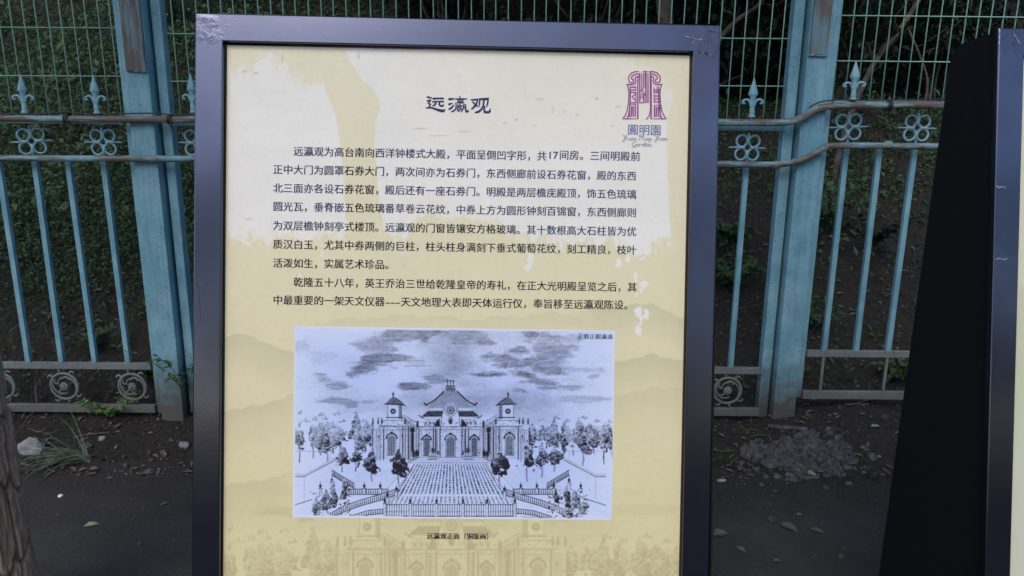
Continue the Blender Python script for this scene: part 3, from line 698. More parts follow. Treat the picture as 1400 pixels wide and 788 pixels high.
LB, MB_, RB = (XL, xa - .036), (xd + .002, xe - .002), (xh + .036, XR)      # the three bays
zt_l, zt_r = zrow(168, 640), zrow(141, 1210)
flat('flat_rail', LB[0], LB[1], zrow(166, 100), .02, M_BLUE); flat('flat_rail', MB_[0], MB_[1], zrow(173.5, 985), .03, M_BLUE); flat('flat_rail', RB[0], RB[1], zt_r, .018, M_ORNA)
zl_low, zm_low, zr_low = zrow(501, 130), zrow(507.5, 1000), zrow(484.5, 1160)
zl_base, zm_base, zr_base = zrow(559, 130), zrow(564, 1000), zrow(541, 1160)
for (a, b), zz, zb in ((LB, zl_low, zl_base), (MB_, zm_low, zm_base), (RB, zr_low, zr_base)):
    flat('lower_rail', a, b, zz, .029, M_CAST if a == LB[0] else M_CAST); flat('base_rail', a, b, zb, .036, M_CAST)
# bars, finials, quatrefoils
def mesh_of(bm, name, m, smooth_=False):
    me = bpy.data.meshes.new(name); bmesh.ops.recalc_face_normals(bm, faces=bm.faces[:]); bm.to_mesh(me); bm.free(); me.materials.append(m)
    if smooth_: me.polygons.foreach_set('use_smooth', [True] * len(me.polygons))
    return me
def finial_mesh():
    bm = bmesh.new()
    lathe(bm, [(.015, 0), (.015, .006), (.011, .012), (.0105, .02), (.0125, .024), (.0105, .028), (.0095, .055), (.011, .062), (.0095, .068), (.0115, .082), (.013, .086), (.012, .09), (.0195, .098), (.0205, .104), (.013, .130), (.005, .158), (.001, .172)], 8, flat=.7)
    for s in (1, -1):
        tube(bm, catmull([(s * .006, 0, .050), (s * .012, 0, .070), (s * .024, 0, .0785), (s * .036, 0, .074), (s * .040, 0, .065), (s * .034, 0, .061), (s * .031, 0, .066)], 5), [.006] * 10 + [.0055] * 10 + [.005] * 11, 7)
    bmesh.ops.scale(bm, vec=(1, 1, .9), verts=bm.verts[:])
    return mesh_of(bm, 'finial', M_ORNA, True)
def quatrefoil_mesh():
    bm = bmesh.new(); r = .0235; c = .0265
    for sx in (1, -1):
        for sz in (1, -1):
            pts = [(sx * c + r * math.cos(a) , 0, sz * c + r * math.sin(a)) for a in np.linspace(0, 6.28318, 21)[:-1]]
            tube(bm, pts, .0048, 6, closed=True)
    for a in range(4):
        ca, sa = math.cos(a * math.pi / 2), math.sin(a * math.pi / 2)
        d = lambda t, w: (ca * t - sa * w, sa * t + ca * w)
        q = []
        for y in (-.0055, .0055):
            q.append([bm.verts.new((x, y, z)) for x, z in (d(.009, 0), d(.018, .009), d(.030, .0045), d(.06, .003), d(.06, -.003), d(.030, -.0045), d(.018, -.009))])
        bm.faces.new(q[0]); bm.faces.new(q[1][::-1])
        for i in range(7): bm.faces.new((q[0][i], q[1][i], q[1][(i + 1) % 7], q[0][(i + 1) % 7]))
    for s in (1, -1): tube(bm, [(s * .055, 0, 0), (s * .074, 0, 0), (s * .082, 0, 0)], [.0048, .003, .0008], 6)
    return mesh_of(bm, 'quatrefoil', M_ORNA, True)
def rosette_mesh():
    bm = bmesh.new(); r = .060
    tube(bm, [(r * math.cos(a), 0, r * math.sin(a)) for a in np.linspace(0, 6.28318, 33)[:-1]], .0062, 7, closed=True)
    def spiral(cx, cz, a0, a1, r0, r1, w, n=18):
        tube(bm, [(cx + (r0 + (r1 - r0) * t) * math.cos(a0 + (a1 - a0) * t), 0, cz + (r0 + (r1 - r0) * t) * math.sin(a0 + (a1 - a0) * t)) for t in np.linspace(0, 1, n)], [w * (1 - .35 * t) for t in np.linspace(0, 1, n)], 6)
    spiral(0, 0, -.9, 2.6, .058, .030, .005); spiral(0, 0, 2.2, 4.9, .058, .030, .005); spiral(.018, .028, 2.9, -.6, .016, .010, .0045); spiral(-.026, .03, 5.2, 1.8, .015, .008, .0042); spiral(-.022, -.028, 1., 4.4, .014, .008, .0042)
    for a, s in ((.75, 1), (2.35, -1), (-.75, -1), (-2.35, 1)):
        cx, cz = (r + .012) * math.cos(a), (r + .012) * math.sin(a); spiral(cx, cz, a + math.pi + s * .5, a + math.pi - s * 4., .015, .007, .0055, 14)
    for k in range(7):     # flower
        a = k * .8976; lathe_c = (.011 * math.cos(a), -.003, .011 * math.sin(a))
        bmesh.ops.create_uvsphere(bm, u_segments=8, v_segments=6, radius=.0098, matrix=Matrix.Translation(lathe_c) @ Matrix.Diagonal((1, .7, 1, 1)))
    bmesh.ops.create_uvsphere(bm, u_segments=8, v_segments=6, radius=.008, matrix=Matrix.Translation((0, -.007, 0)))
    for s in (1, -1): tube(bm, [(0, 0, s * r), (0, 0, s * (r + .024))], .005, 6)
    return mesh_of(bm, 'scroll_rosette', M_CAST, True)
ME_FIN, ME_QUA, ME_ROS = finial_mesh(), quatrefoil_mesh(), rosette_mesh()
def bar(x, z0, z1, w=.021, name='bar', m=None):
    bm = bmesh.new(); box(bm, (-w / 2, 0, 0), (w / 2, w, z1 - z0), .0015); o = obj(name, bm, m or M_BLUE, fence, loc=(x, FY, z0)); o.matrix_basis = o.matrix_basis @ Matrix.Rotation(random.gauss(0, .0035), 4, 'Y')
    return o
def bay(x_first, dx, n, z_top, z_low, z_base, z_mid, fin, z_fin, rods=False, n_before=0, xlim=None):
    for k in range(-n_before, n):
        x = x_first + dx * k
        if xlim and not (xlim[0] + .02 < x < xlim[1] - .02): continue
        bar(x, z_low + .0145, z_mid - .012)
        if k % 2 == fin:
            o = link('quatrefoil', ME_QUA, None, fence, loc=(x + random.gauss(0, .002), FY + .01, (z_top + z_mid) / 2 - .002 + random.gauss(0, .001))); o.matrix_basis = o.matrix_basis @ Matrix.Rotation(random.gauss(0, .03), 4, 'Y') @ Matrix.Rotation(random.gauss(0, .08), 4, 'Z')
            bar(x, z_mid + .014, (z_top + z_mid) / 2 - .056, .009, 'stem', M_ORNA)
            if not (rods and k == 2): (lambda o: setattr(o, 'matrix_basis', o.matrix_basis @ Matrix.Rotation(random.gauss(0, .03), 4, 'Y') @ Matrix.Rotation(random.gauss(0, .12), 4, 'Z')))(link('finial', ME_FIN, None, fence, loc=(x, FY - .005, z_fin)))
            if rods: bar(x, z_base + .018, z_low - .015, .011, 'rod', M_CAST)
            else:
                o = link('scroll_rosette', ME_ROS, None, fence, loc=(x + (.006 if k % 4 else -.004), FY + .01, (z_low + z_base) / 2 + .002)); o.matrix_basis = o.matrix_basis @ Matrix.Rotation(random.gauss(0, .12), 4, 'Y')
xl = [bar_x(5, 235), bar_x(46.5, 235), bar_x(95, 235), bar_x(143, 235)]
bay(xl[1], (xl[3] - xl[1]) / 2, 3, zrow(170, 100), zl_low, zl_base, zrow(217, 100), 0, zrow(156, 90), n_before=16, xlim=LB)
xm = bar_x(1021, 235)
x_first = bar_x(268, 190); nm = 2 * int(round((xm - x_first) / .289)); dxm = (xm - x_first) / nm
bay(xm, dxm, 2, zrow(178, 985), zm_low, zm_base, zrow(224.5, 985), 0, zrow(161, 1028), n_before=nm, xlim=MB_)
xr_ = [bar_x(1157, 215), bar_x(1204.5, 215), bar_x(1250, 215)]
bay(xr_[0], (xr_[2] - xr_[0]) / 2, 16, zrow(148, 1200), zr_low, zr_base, zrow(199.5, 1200), 0, zrow(138, 1168), rods=True, xlim=RB)
# lumpy welds on the pipes
for px, py, r in ((1214, 198.5, .0185), (88, 163, .0172), (1062, 226, .0165), (212, 217.5, .0165)):
    c = at(px, py, FY - .045); bm = bmesh.new(); tube(bm, [c + Vector((t * .016, 0, 0)) for t in (-1, -.6, 0, .6, 1)], [r * .75, r * .98, r * 1.04, r * .95, r * .75], 9); obj('pipe_weld', bm, M_RAIL, fence, smooth=True)
# ---------------------------------------------------------------- wire mesh panels above the fence
def wire_panel(x0, x1, z0, zt, x_first, z_rows, label, step=.05, Y=FY + .045):
    e = empty('wire_mesh_panel', ((x0 + x1) / 2, Y, z0)); tag(e, label, 'wire fence', 'green wire mesh panels on top of the fence')
    bm = bmesh.new(); k0 = math.ceil((x0 + .01 - x_first) / step); x = x_first + k0 * step
    while x < x1 - .01:
        jit = random.uniform(-.003, .003); tube(bm, [(x, 0, z0), (x + jit, random.uniform(-.002, .002), (z0 + zt) / 2), (x, 0, zt)], .0025, 6); x += step
    obj('vertical_wires', bm, M_MESH, e, loc=(0, Y, 0), smooth=True)
    bm = bmesh.new()
    for zz in z_rows: tube(bm, [(x0, -.0042, zz), ((x0 + x1) / 2, -.0042, zz - .002), (x1, -.0042, zz)], .0026, 6)
    obj('horizontal_wires', bm, M_MESH, e, loc=(0, Y, 0), smooth=True)
YM = FY + .045
zz = [at(80, y, YM).z for y in (104, 38)]; dzz = zz[1] - zz[0]
wire_panel(XL, xa - .003, zrow(166, 100, YM), 2.5, at(28.8, 0, YM).x, [zz[0] + dzz * k for k in range(5)], 'green welded wire mesh left of the left post, above two pale spear tips')
zz = [at(1040, y, YM).z for y in (118, 53)]; dzz = zz[1] - zz[0]
wire_panel(xd + .003, xe - .003, zrow(167, 985, YM), 2.5, at(234, 20, YM).x, [zz[0] + dzz * k for k in range(5)], 'green welded wire mesh between the two posts, partly behind the big information board')
zz = [at(1200, y, YM).z for y in (84, 22)]; dzz = zz[1] - zz[0]
wire_panel(xh + .003, XR, zt_r + .008, 2.5, at(1146, 60, YM).x, [zz[0] + dzz * k for k in range(5)], 'green welded wire mesh right of the right post, beside the black-sided board')
# cable along the rails
def cable(pix, label, knots, Y=FY - .052):
    e = empty('cable', at(*pix[0], Y)); tag(e, label, 'cable', 'cables lying on the top rail')
    bm = bmesh.new(); tube(bm, catmull([at(x, y, Y) for x, y in pix], 6), .0032, 6); obj('cord', bm, M_CABLE, e, smooth=True)
    for kx, ky, r in knots:
        bm = bmesh.new(); c = at(kx, ky, FY - .045)
        for q in range(3):
            tube(bm, [(c.x + (q - 1) * .006 + .003 * math.sin(a), c.y + r * math.cos(a), c.z + r * math.sin(a)) for a in np.linspace(0, 6.28318, 15)[:-1]], .0028, 6, closed=True)
        tube(bm, catmull([c + Vector((.004, -r, .004)), c + Vector((.012, -r - .006, -.018)), c + Vector((.006, -r - .003, -.034))], 4), .0025, 6)
        obj('knot', bm, M_CABLE, e, smooth=True)
cable([(-200, 153), (0, 155.5), (40, 156), (70, 155), (92, 153.5), (120, 156), (170, 155.5), (215, 155), (250, 157), (420, 157)], 'thin dark cable tied along the rusty top rail at the left', [(92, 162, .0185), (233, 163, .0185)])
cable([(1106, 147), (1122, 139.5), (1146, 137), (1190, 137.5), (1240, 136.5), (1320, 136)], 'thin dark cable tied along the raised top rail at the right', [(1215, 144, .0185)])
# ---------------------------------------------------------------- information boards
def sign_axes(t, yaw, ro):
    t, yaw, ro = R(t), R(yaw), R(ro)
    n = Vector((0, -math.cos(t), math.sin(t))); v = Vector((0, math.sin(t), math.cos(t))); u = Vector((1, 0, 0))
    u, v = u * math.cos(ro) - v * math.sin(ro), u * math.sin(ro) + v * math.cos(ro)
    Z = Matrix.Rotation(yaw, 3, 'Z'); return Z @ u, Z @ v, Z @ n
FW, BH, IW, IH = .0476, 1.22, .4025, .0482          # frame bar, board height, half inner width, inner top
def frame_mesh():
    """mitred box section: outer side, front face, inner return"""
    bm = bmesh.new()
    prof = [(0., -.012), (0., -.0025), (.0008, -.0008), (.0025, 0.), (FW - .002, 0.), (FW - .0006, -.0008), (FW, -.0025), (FW, -.0165)]
    rings = []
    for d, n in prof:
        w, t, b = .45 - d, -d, -BH + d
        pts = []
        cs = [(-w, t), (w, t), (w, b), (-w, b)]
        for i in range(4):
            a, c = cs[i], cs[(i + 1) % 4]
            for k in range(24): pts.append((a[0] + (c[0] - a[0]) * k / 24, a[1] + (c[1] - a[1]) * k / 24))
        rings.append([bm.verts.new((x, y, n)) for x, y in pts])
    N = len(rings[0])
    for A, B in zip(rings[:-1], rings[1:]):
        for j in range(N): bm.faces.new((A[j], A[(j + 1) % N], B[(j + 1) % N], B[j]))
    return bm
def scuff_mesh(marks, seed):
    """paint torn up into little ridges; each ridge is a thin raised sliver"""
    bm = bmesh.new(); g = random.Random(seed)
    for pts, w in marks:
        P = [Vector((x, y, 0)) for x, y in pts]; up_, lo_ = [], []
        for i, p in enumerate(P):
            k = w * g.uniform(.5, 1.2) * (0.25 if i in (0, len(P) - 1) else 1)
            up_.append((bm.verts.new(p + Vector((0, k, .0006))), bm.verts.new(p + Vector((0, 0, .0022))), bm.verts.new(p + Vector((0, -k, .0006)))))
        for a, b in zip(up_[:-1], up_[1:]):
            bm.faces.new((a[0], a[1], b[1], b[0])); bm.faces.new((a[1], a[2], b[2], b[1]))
    return bm
def board(base_name, O, ax, back_y, label, dents, scuffs, fm):
    u, v, n = ax; M = Matrix((u, v, n)).transposed().to_4x4(); M.translation = O
    foot = O + v * -BH
    e = empty(base_name, (foot.x, foot.y + .12, 0)); tag(e, label, 'information board')
    bm = frame_mesh(); bmesh.ops.triangulate(bm, faces=[]) 
    fr = obj('frame', bm, fm, e, M)
    for ms, sd, mt in dents + scuffs: obj('scuff', scuff_mesh(ms, sd), mt, fr, M)
    # wedge shaped case behind: side cheeks, top, back
    iy = lambda z: O.y + v.y / v.z * (z - O.z) + .012      # y of the case just behind the front face
    zt = O.z - .003
    prof = []
    for a in np.linspace(0, math.pi / 2, 7): prof.append((back_y - .055 + .055 * math.sin(a), zt - .007 - .045 + .045 * math.cos(a)))
    prof = [(iy(zt) + .004, zt)] + prof + [(back_y, 0.005), (iy(.005), 0.005)]
    cx = O.x
    for s in (-1, 1):
        bm = bmesh.new(); x0 = s * .4485; x1 = s * .4455
        A = [bm.verts.new((x0, y, z)) for y, z in prof]; B = [bm.verts.new((x1, y, z)) for y, z in prof]
        bm.faces.new(A); bm.faces.new(B[::-1])
        for i in range(len(A)): bm.faces.new((A[i], A[(i + 1) % len(A)], B[(i + 1) % len(A)], B[i]))
        obj('side_panel', bm, M_BLACK, e, Matrix.Translation((cx, 0, 0)))
    bm = bmesh.new()
    for (ya, za), (yb, zb) in zip(prof[:-2], prof[1:-1]):
        q = [bm.verts.new(p) for p in ((-.4455, ya, za - .0005), (.4455, ya, za - .0005), (.4455, yb - .0005, zb - .0005), (-.4455, yb - .0005, zb - .0005))]; bm.faces.new(q)
    bmesh.ops.remove_doubles(bm, verts=bm.verts[:], dist=1e-5)
    obj('back_panel', bm, M_BLACK, e, Matrix.Translation((cx, 0, 0)))
    bm = bmesh.new(); zb = foot.z - .004; y0 = iy(zb) + .0
    q = [bm.verts.new(p) for p in ((-.4455, y0, zb), (.4455, y0, zb), (.4455, iy(.005), .006), (-.4455, iy(.005), .006))]; bm.faces.new(q)
    obj('plinth', bm, M_BLACK, e, Matrix.Translation((cx, 0, 0)))
    # rubber gasket round the sheet
    bm = bmesh.new(); w = IW - .001; t = -IH - .001; b = -BH + FW + .001
    tube(bm, [(-w, t, -.0128), (w, t, -.0128), (w, b, -.0128), (-w, b, -.0128)], .0022, 6, closed=True)
    obj('gasket', bm, M_GASKET, e, M)
    return e, M
AX1 = sign_axes(11.99, 1.32, .703); O1 = CAMP + Vector((-.0928, 1.3252, .1617))
g_ = random.Random(3)
def crack(x0, y0, x1, y1, n=9, j=.0016): return [(x0 + (x1 - x0) * k / n, y0 + (y1 - y0) * k / n + g_.uniform(-j, j)) for k in range(n + 1)]
sc1 = [([(crack(.385, -.021, .425, -.029), .0013), (crack(.405, -.030, .399, -.036, 4), .0012), (crack(.412, -.049, .438, -.055), .0012), (crack(.428, -.010, .445, -.014, 5), .001)], 1, M_BRIGHT),
       ([(crack(.412, -.0475, .438, -.0535), .0009)], 2, M_GASKET),
       ([(crack(-.44, -.45, -.432, -.47, 5), .0003), (crack(-.441, -.47, -.437, -.53, 5), .00035)], 5, M_BRIGHT)]
b1, MS1 = board('information_board', O1, AX1, O1.y + .147, 'upright board with dark metal frame and yellowed, peeling printed sheet with text and an engraving', [], sc1, M_FRAME)
AX2 = sign_axes(12.46, 0, .511); O2 = CAMP + Vector((.8799, 1.4021, .163)) + AX2[0] * .45
sc2 = [([(crack(-.449, -.288, -.43, -.291, 6), .0016), (crack(-.449, -.42, -.425, -.419, 6), .001), (crack(-.425, -.008, -.41, -.03, 6), .0022)], 6, M_BRIGHT)]
b2, MS2 = board('information_board', O2, AX2, CAMP.y + 1.5455, 'board at the right edge seen from its black side, with dented grey frame', [], sc2, M_FRAME_GREY)

PN = -.0125                                   # the printed sheet lies this far behind the frame's face
_Mi = MS1.inverted()
def on_sheet(px, py, n=PN):                  # pixel of the photograph -> (u, v) on the printed sheet
    d = ray(px, py); a = _Mi @ CAMP; b = _Mi.to_3x3() @ d; t = (n - a.z) / b.z
    return a.x + b.x * t, a.y + b.y * t
def sheet_px(u, v, n=PN):
    Mn = np.array(MS1); P = u[..., None] * Mn[:3, 0] + v[..., None] * Mn[:3, 1] + n * Mn[:3, 2] + Mn[:3, 3]; return project(P)
ENG = engraving(); CH, MASK = panel_art()
def sheet(name, u0, u1, v0, v1, nu, nv, n, colf, m, parent, M, hole=None):
    U, V = np.meshgrid(np.linspace(u0, u1, nu), np.linspace(v0, v1, nv)); px, py = sheet_px(U, V)
    co = np.stack([U, V, np.full_like(U, n)], -1).reshape(-1, 3); i = np.arange(nu * nv).reshape(nv, nu)
    q = np.stack([i[:-1, :-1], i[:-1, 1:], i[1:, 1:], i[1:, :-1]], -1).reshape(-1, 4)
    me = np_mesh(name, co, q, m, False, colf(px, py).reshape(-1, 3)); return link(name, me, None, parent, M)
def lin(r, g, b): return tuple((((c / 255 + .055) / 1.055) ** 2.4 if c > 10 else c / 3294.6) for c in (r, g, b))
pan = sheet('printed_sheet', -IW, IW, -BH + FW, -IH, 500, 700, PN, lambda x, y: np.stack([c.sample(x, y) for c in CH], -1), M_PRINT, b1, MS1)
# the picture, with its thin white border
PAPER, EDGE_, INK_ = np.array((.52, .61, .90)), np.array((.68, .74, .92)), np.array((.014, .012, .028))
vig = fbm(400, 640, 6, 8, 4, 31)
def pict(px, py):
    a = ENG.sample(px, py)[..., None]
    d = np.clip(np.minimum(np.minimum(px - 402, 839 - px) / 90, np.minimum(py - 447, 710 - py) / 60), 0, 1)[..., None]
    i = np.clip(((py - 445) / 270 * 399), 0, 399).astype(int); j = np.clip((px - 400) / 442 * 639, 0, 639).astype(int)
    base = EDGE_ + (PAPER - EDGE_) * (d ** .6) * (.55 + .9 * vig[i, j][..., None])
    c = base * (1 - a) + INK_ * a
    e = (np.minimum(np.minimum(px - 401, 840 - px), np.minimum(py - 446.5 - (px - 401) * .0125, 707 + (px - 401) * .0115 - py)) < 2.6)[..., None]
    return np.where(e, np.array((.72, .74, .86)), c)
cU = [on_sheet(x, y) for x, y in ((401.5, 446), (839.5, 452), (401, 707), (838, 712))]
eu0, eu1, ev1, ev0 = (cU[0][0] + cU[2][0]) / 2, (cU[1][0] + cU[3][0]) / 2, (cU[0][1] + cU[1][1]) / 2, (cU[2][1] + cU[3][1]) / 2
pic = sheet('engraving', eu0, eu1, ev0, ev1, 760, 460, PN + .0003, pict, M_PICT, b1, MS1)

# ---- lettering
def text_mesh(body, size, shear=0.):
    cu = bpy.data.curves.new('t', 'FONT'); cu.body = body; cu.size = size; cu.resolution_u = 2; cu.shear = shear
    o = bpy.data.objects.new('t', cu); COL.objects.link(o); dg = bpy.context.evaluated_depsgraph_get()
    me = bpy.data.meshes.new_from_object(o.evaluated_get(dg)); 
    n = len(me.vertices); co = np.zeros(n * 3, np.float32); me.vertices.foreach_get('co', co); co = co.reshape(-1, 3).copy()
    me.calc_loop_triangles(); tr = np.array([t.vertices[:] for t in me.loop_triangles], np.int32).reshape(-1, 3)
    bpy.data.objects.remove(o); bpy.data.curves.remove(cu); bpy.data.meshes.remove(me)
    return co, tr
_w = [text_mesh('正' * k, 1.)[0][:, 0].max() for k in (4, 14)]; ADV = (_w[1] - _w[0]) / 10      # advance of one full-width character
_c = text_mesh('国', 1.)[0]; GH0, GH1 = _c[:, 1].min(), _c[:, 1].max()
class Ink:
    def __init__(self): self.co, self.tr, self.n = [], [], 0
    def add(self, co, tr): self.co.append(co); self.tr.append(tr + self.n); self.n += len(co)
    def build(self, name, parent, colf, n=PN + .0006, M=None):
        co = np.concatenate(self.co); tr = np.concatenate(self.tr); px, py = sheet_px(co[:, 0].astype(float), co[:, 1].astype(float))
        co = co.copy(); co[:, 2] += n
        return link(name, np_mesh(name, co, tr, M_INK, False, colf(px, py)), None, parent, M or MS1)
def place_run(ink, body, px0, pyc, em_px, shear=0., width_px=None, hscale=1., bold=.011):
    """set a run so that it starts at pixel px0 with the characters centred on row pyc"""
    u0, v0 = on_sheet(px0, pyc); u1, _ = on_sheet(px0 + em_px, pyc); em = abs(u1 - u0)
    co, tr = text_mesh(body, 1., shear); s = em / ADV; co = co.copy()
    if width_px:
        w = abs(on_sheet(px0 + width_px, pyc)[0] - u0); x0 = co[:, 0].min(); co[:, 0] = (co[:, 0] - x0) * (w / s) / max(1e-6, co[:, 0].max() - x0)
    co[:, 0] = co[:, 0] * s + u0; co[:, 1] = (co[:, 1] - (GH0 + GH1) / 2) * s * hscale + v0
    for k, sh in enumerate((-bold, bold)):      # printed a touch bold: the glyphs doubled with a tiny shift
        c2 = co.copy(); c2[:, 0] += sh * em; c2[:, 2] = k * 2e-5; ink.add(c2, tr)
NAVY, BLK = np.array(lin(52, 57, 100)), np.array(lin(24, 24, 38))
def body_col(px, py):
    m = MASK.sample(px, py)[:, None]; return BLK + (NAVY - BLK) * np.clip(m * 1.3 - .15, 0, 1)
LINES = [(401, 206.8, [('远瀛观为高台南向西洋钟楼式大殿，平面呈倒凹字形，共', 0), ('17', 1), ('间房。三间明殿前', 0)]),
 (373, 231.9, [('正中大门为圆罩石券大门，两次间亦为石券门，东西侧廊前设石券花窗，殿的东西', 0)]),
 (373, 257.3, [('北三面亦各设石券花窗，殿后还有一座石券门。明殿是两层檐庑殿顶，饰五色琉璃', 0)]),
 (373, 282.5, [('圆光瓦，垂脊嵌五色琉璃番草卷云花纹，中券上方为圆形钟刻百锦窗，东西侧廊则', 0)]),
 (373, 308.6, [('为双层檐钟刻亭式楼顶。远瀛观的门窗皆镶安方格玻璃。其十数根高大石柱皆为优', 0)]),
 (373, 334.2, [('质汉白玉，尤其中券两侧的巨柱，柱头柱身满刻下垂式葡萄花纹，刻工精良，枝叶', 0)]),
 (373, 359.8, [('活泼如生，实属艺术珍品。', 0)]),
 (401, 385.6, [('乾隆五十八年，英王乔治三世给乾隆皇帝的寿礼，在正大光明殿呈览之后，其', 0)]),
 (373, 410.4, [('中最重要的一架天文仪器', 0), ('---', 1.5), ('天文地理大表即天体运行仪，奉旨移至远瀛观陈设。', 0)])]
ink = Ink()
for x, y, runs in LINES:
    for body, half in runs:
        yy = y + (x - (401 if x >= 400 else 373)) * 0  # the plane itself gives the slope
        n = half if half else len(body)
        ink_y = y + (x - 373) * .0142
        if half: place_run(ink, body, x + 1, ink_y, 13.97, width_px=n * 13.97 - 2.2)
        else: place_run(ink, body, x, ink_y, 13.97)
        x += n * 13.97
tag(ink.build('body_text', pan, body_col))
ink = Ink(); place_run(ink, '远瀛观正面（铜版画）', 583.5, 733, 9.05, bold=.028); ink.build('caption', pan, lambda px, py: np.tile(np.array(lin(30, 30, 40)), (len(px), 1)))
ink = Ink(); place_run(ink, '面正觀瀛遠', 797.5, 460.3, 8.1, hscale=.9); place_run(ink, '十', 790.5, 457.6, 4.6); place_run(ink, '四', 790.5, 462, 4.6)
ink.build('inscription', pic, lambda px, py: np.tile(np.array(lin(30, 34, 60)), (len(px), 1)))
# brush strokes: ribbons with round ends, each a hair above the one before so that no two faces coincide
def ribbon(ink, pts, w, k, n=PN):
    P = [Vector((*on_sheet(x, y), 0)) for x, y in pts]; ws = w if isinstance(w, (list, tuple)) else [w] * len(P)
    sc = abs(on_sheet(pts[0][0] + 1, pts[0][1])[0] - on_sheet(*pts[0])[0]); co, tr = [], []
    for i, p in enumerate(P):
        d = (P[min(i + 1, len(P) - 1)] - P[max(0, i - 1)]).normalized(); nr = Vector((-d.y, d.x, 0)) * ws[i] * sc / 2
        if 0 < i < len(P) - 1:
            a, b = (P[i] - P[i - 1]).normalized(), (P[i + 1] - P[i]).normalized(); nr /= max(.55, math.sqrt(max(.0, (1 + a.dot(b)) / 2)))
        co += [p + nr, p - nr]
    for i in range(len(P) - 1): tr += [(2 * i, 2 * i + 1, 2 * i + 2), (2 * i + 1, 2 * i + 3, 2 * i + 2)]
    for e, q, sg in ((0, P[0] - P[1], 0), (len(P) - 1, P[-1] - P[-2], 1)):
        a0 = math.atan2(q.y, q.x); r = ws[e] * sc / 2; b = len(co)
        co += [P[e] + Vector((math.cos(a0 + t) * r, math.sin(a0 + t) * r, 0)) for t in np.linspace(-math.pi / 2, math.pi / 2, 7)]
        tr += [(b, b + j, b + j + 1) for j in range(1, 6)]
    C = np.array([tuple(q) for q in co], np.float32); C[:, 2] = k * 1.2e-5
    ink.add(C, np.array(tr, np.int32))
TS = 11.667
TITLE = [([(172, 152), (228, 166)], [26, 20]), ([(168, 212), (215, 206), (226, 196)], [22, 22, 10]), ([(214, 212), (180, 258), (214, 262), (196, 312)], [14, 16, 18, 18]),
 ([(156, 326), (215, 318), (270, 334), (330, 356), (390, 372), (430, 370), (452, 350)], [20, 22, 24, 32, 40, 34, 10]), ([(264, 178), (340, 172), (416, 174)], [28, 20, 26]), ([(252, 228), (330, 222), (420, 224)], [20, 17, 22]),
 ([(302, 230), (292, 270), (256, 292)], [22, 22, 18]), ([(364, 228), (356, 272), (372, 292), (418, 290), (424, 272)], [20, 22, 22, 24, 12]),
 ([(518, 186), (584, 178)], [30, 20]), ([(512, 268), (560, 252)], [26, 16]), ([(514, 346), (556, 318), (592, 278)], [22, 24, 10]), ([(684, 148), (686, 176)], [18, 14]), ([(612, 183), (700, 178), (788, 182)], [16, 12, 18]),
 ([(650, 200), (740, 198), (736, 226), (650, 228), (650, 200)], 11), ([(612, 248), (630, 246), (752, 243)], [14, 11, 13]), ([(624, 274), (620, 340), (588, 370), (556, 384)], [14, 16, 20, 18]), ([(624, 274), (656, 274), (655, 372)], [12, 12, 16]), ([(624, 312), (654, 312)], 10), ([(622, 342), (654, 342)], 9),
 ([(692, 258), (676, 310), (716, 350)], [13, 13, 15]), ([(712, 290), (690, 345), (664, 378)], [13, 13, 15]), ([(670, 292), (726, 290)], 10), ([(746, 272), (738, 336), (706, 384)], [14, 14, 16]), ([(746, 272), (774, 272), (776, 352), (792, 388), (812, 380), (814, 354)], [12, 14, 18, 24, 26, 8]), ([(744, 304), (764, 326)], 13),
 ([(868, 196), (972, 190), (944, 262), (908, 312), (872, 342)], [18, 18, 24, 24, 16]), ([(888, 228), (926, 266), (958, 296)], [16, 22, 24]), ([(1002, 186), (998, 240), (992, 300)], [20, 20, 14]), ([(1000, 184), (1138, 182), (1126, 250), (1112, 304)], [22, 24, 22, 12]), ([(1066, 214), (1056, 300), (1020, 356), (980, 386), (936, 396)], [22, 22, 24, 26, 22]), ([(1082, 300), (1070, 352), (1076, 388), (1140, 394), (1164, 378), (1170, 336)], [16, 22, 26, 28, 26, 8])]
ink = Ink()
for k, (pts, w) in enumerate(TITLE): ribbon(ink, [(570 + x / TS, 120 + y / TS) for x, y in pts], [q * 1.22 / TS for q in (w if isinstance(w, list) else [w] * len(pts))], k)
ink.build('title_text', pan, lambda px, py: np.tile(np.array(lin(52, 58, 98)), (len(px), 1)))
LS = 5.633; half = [([(186, 103), (160, 103), (132, 113), (112, 138), (108, 164), (118, 186), (134, 190), (148, 180), (146, 166), (134, 160)], 0), ([(186, 122), (164, 122), (142, 132), (130, 148), (134, 160)], 0),
 ([(186, 141), (164, 144), (158, 158), (166, 172), (158, 192), (138, 204), (96, 202), (108, 232), (112, 270), (108, 340), (98, 402), (82, 440), (64, 466)], 0), ([(96, 468), (108, 440), (118, 380), (122, 300), (121, 222)], 1), ([(76, 466), (180, 466), (180, 141)], 0)]
ml = [(121, 222), (165, 222), (165, 244), (121, 244)]
left_in = [ml, [(121, 262), (165, 262)], [(165, 268), (136, 296), (165, 326)], [(165, 262), (165, 336)], [(121, 262), (121, 342), (168, 342)], [(116, 448), (118, 354), (160, 354), (160, 446), (144, 446), (144, 370), (132, 370), (130, 446), (114, 448)]]
right_in = [[(304, 246), (352, 246)], [(328, 222), (328, 264)], [(304, 228), (304, 264)], [(304, 264), (350, 264)], [(306, 290), (350, 290)], [(350, 282), (350, 336), (306, 336), (306, 282)], [(306, 312), (350, 312)], [(354, 448), (350, 362), (308, 362), (308, 448), (322, 448), (322, 376), (336, 376), (338, 448), (356, 450)]]
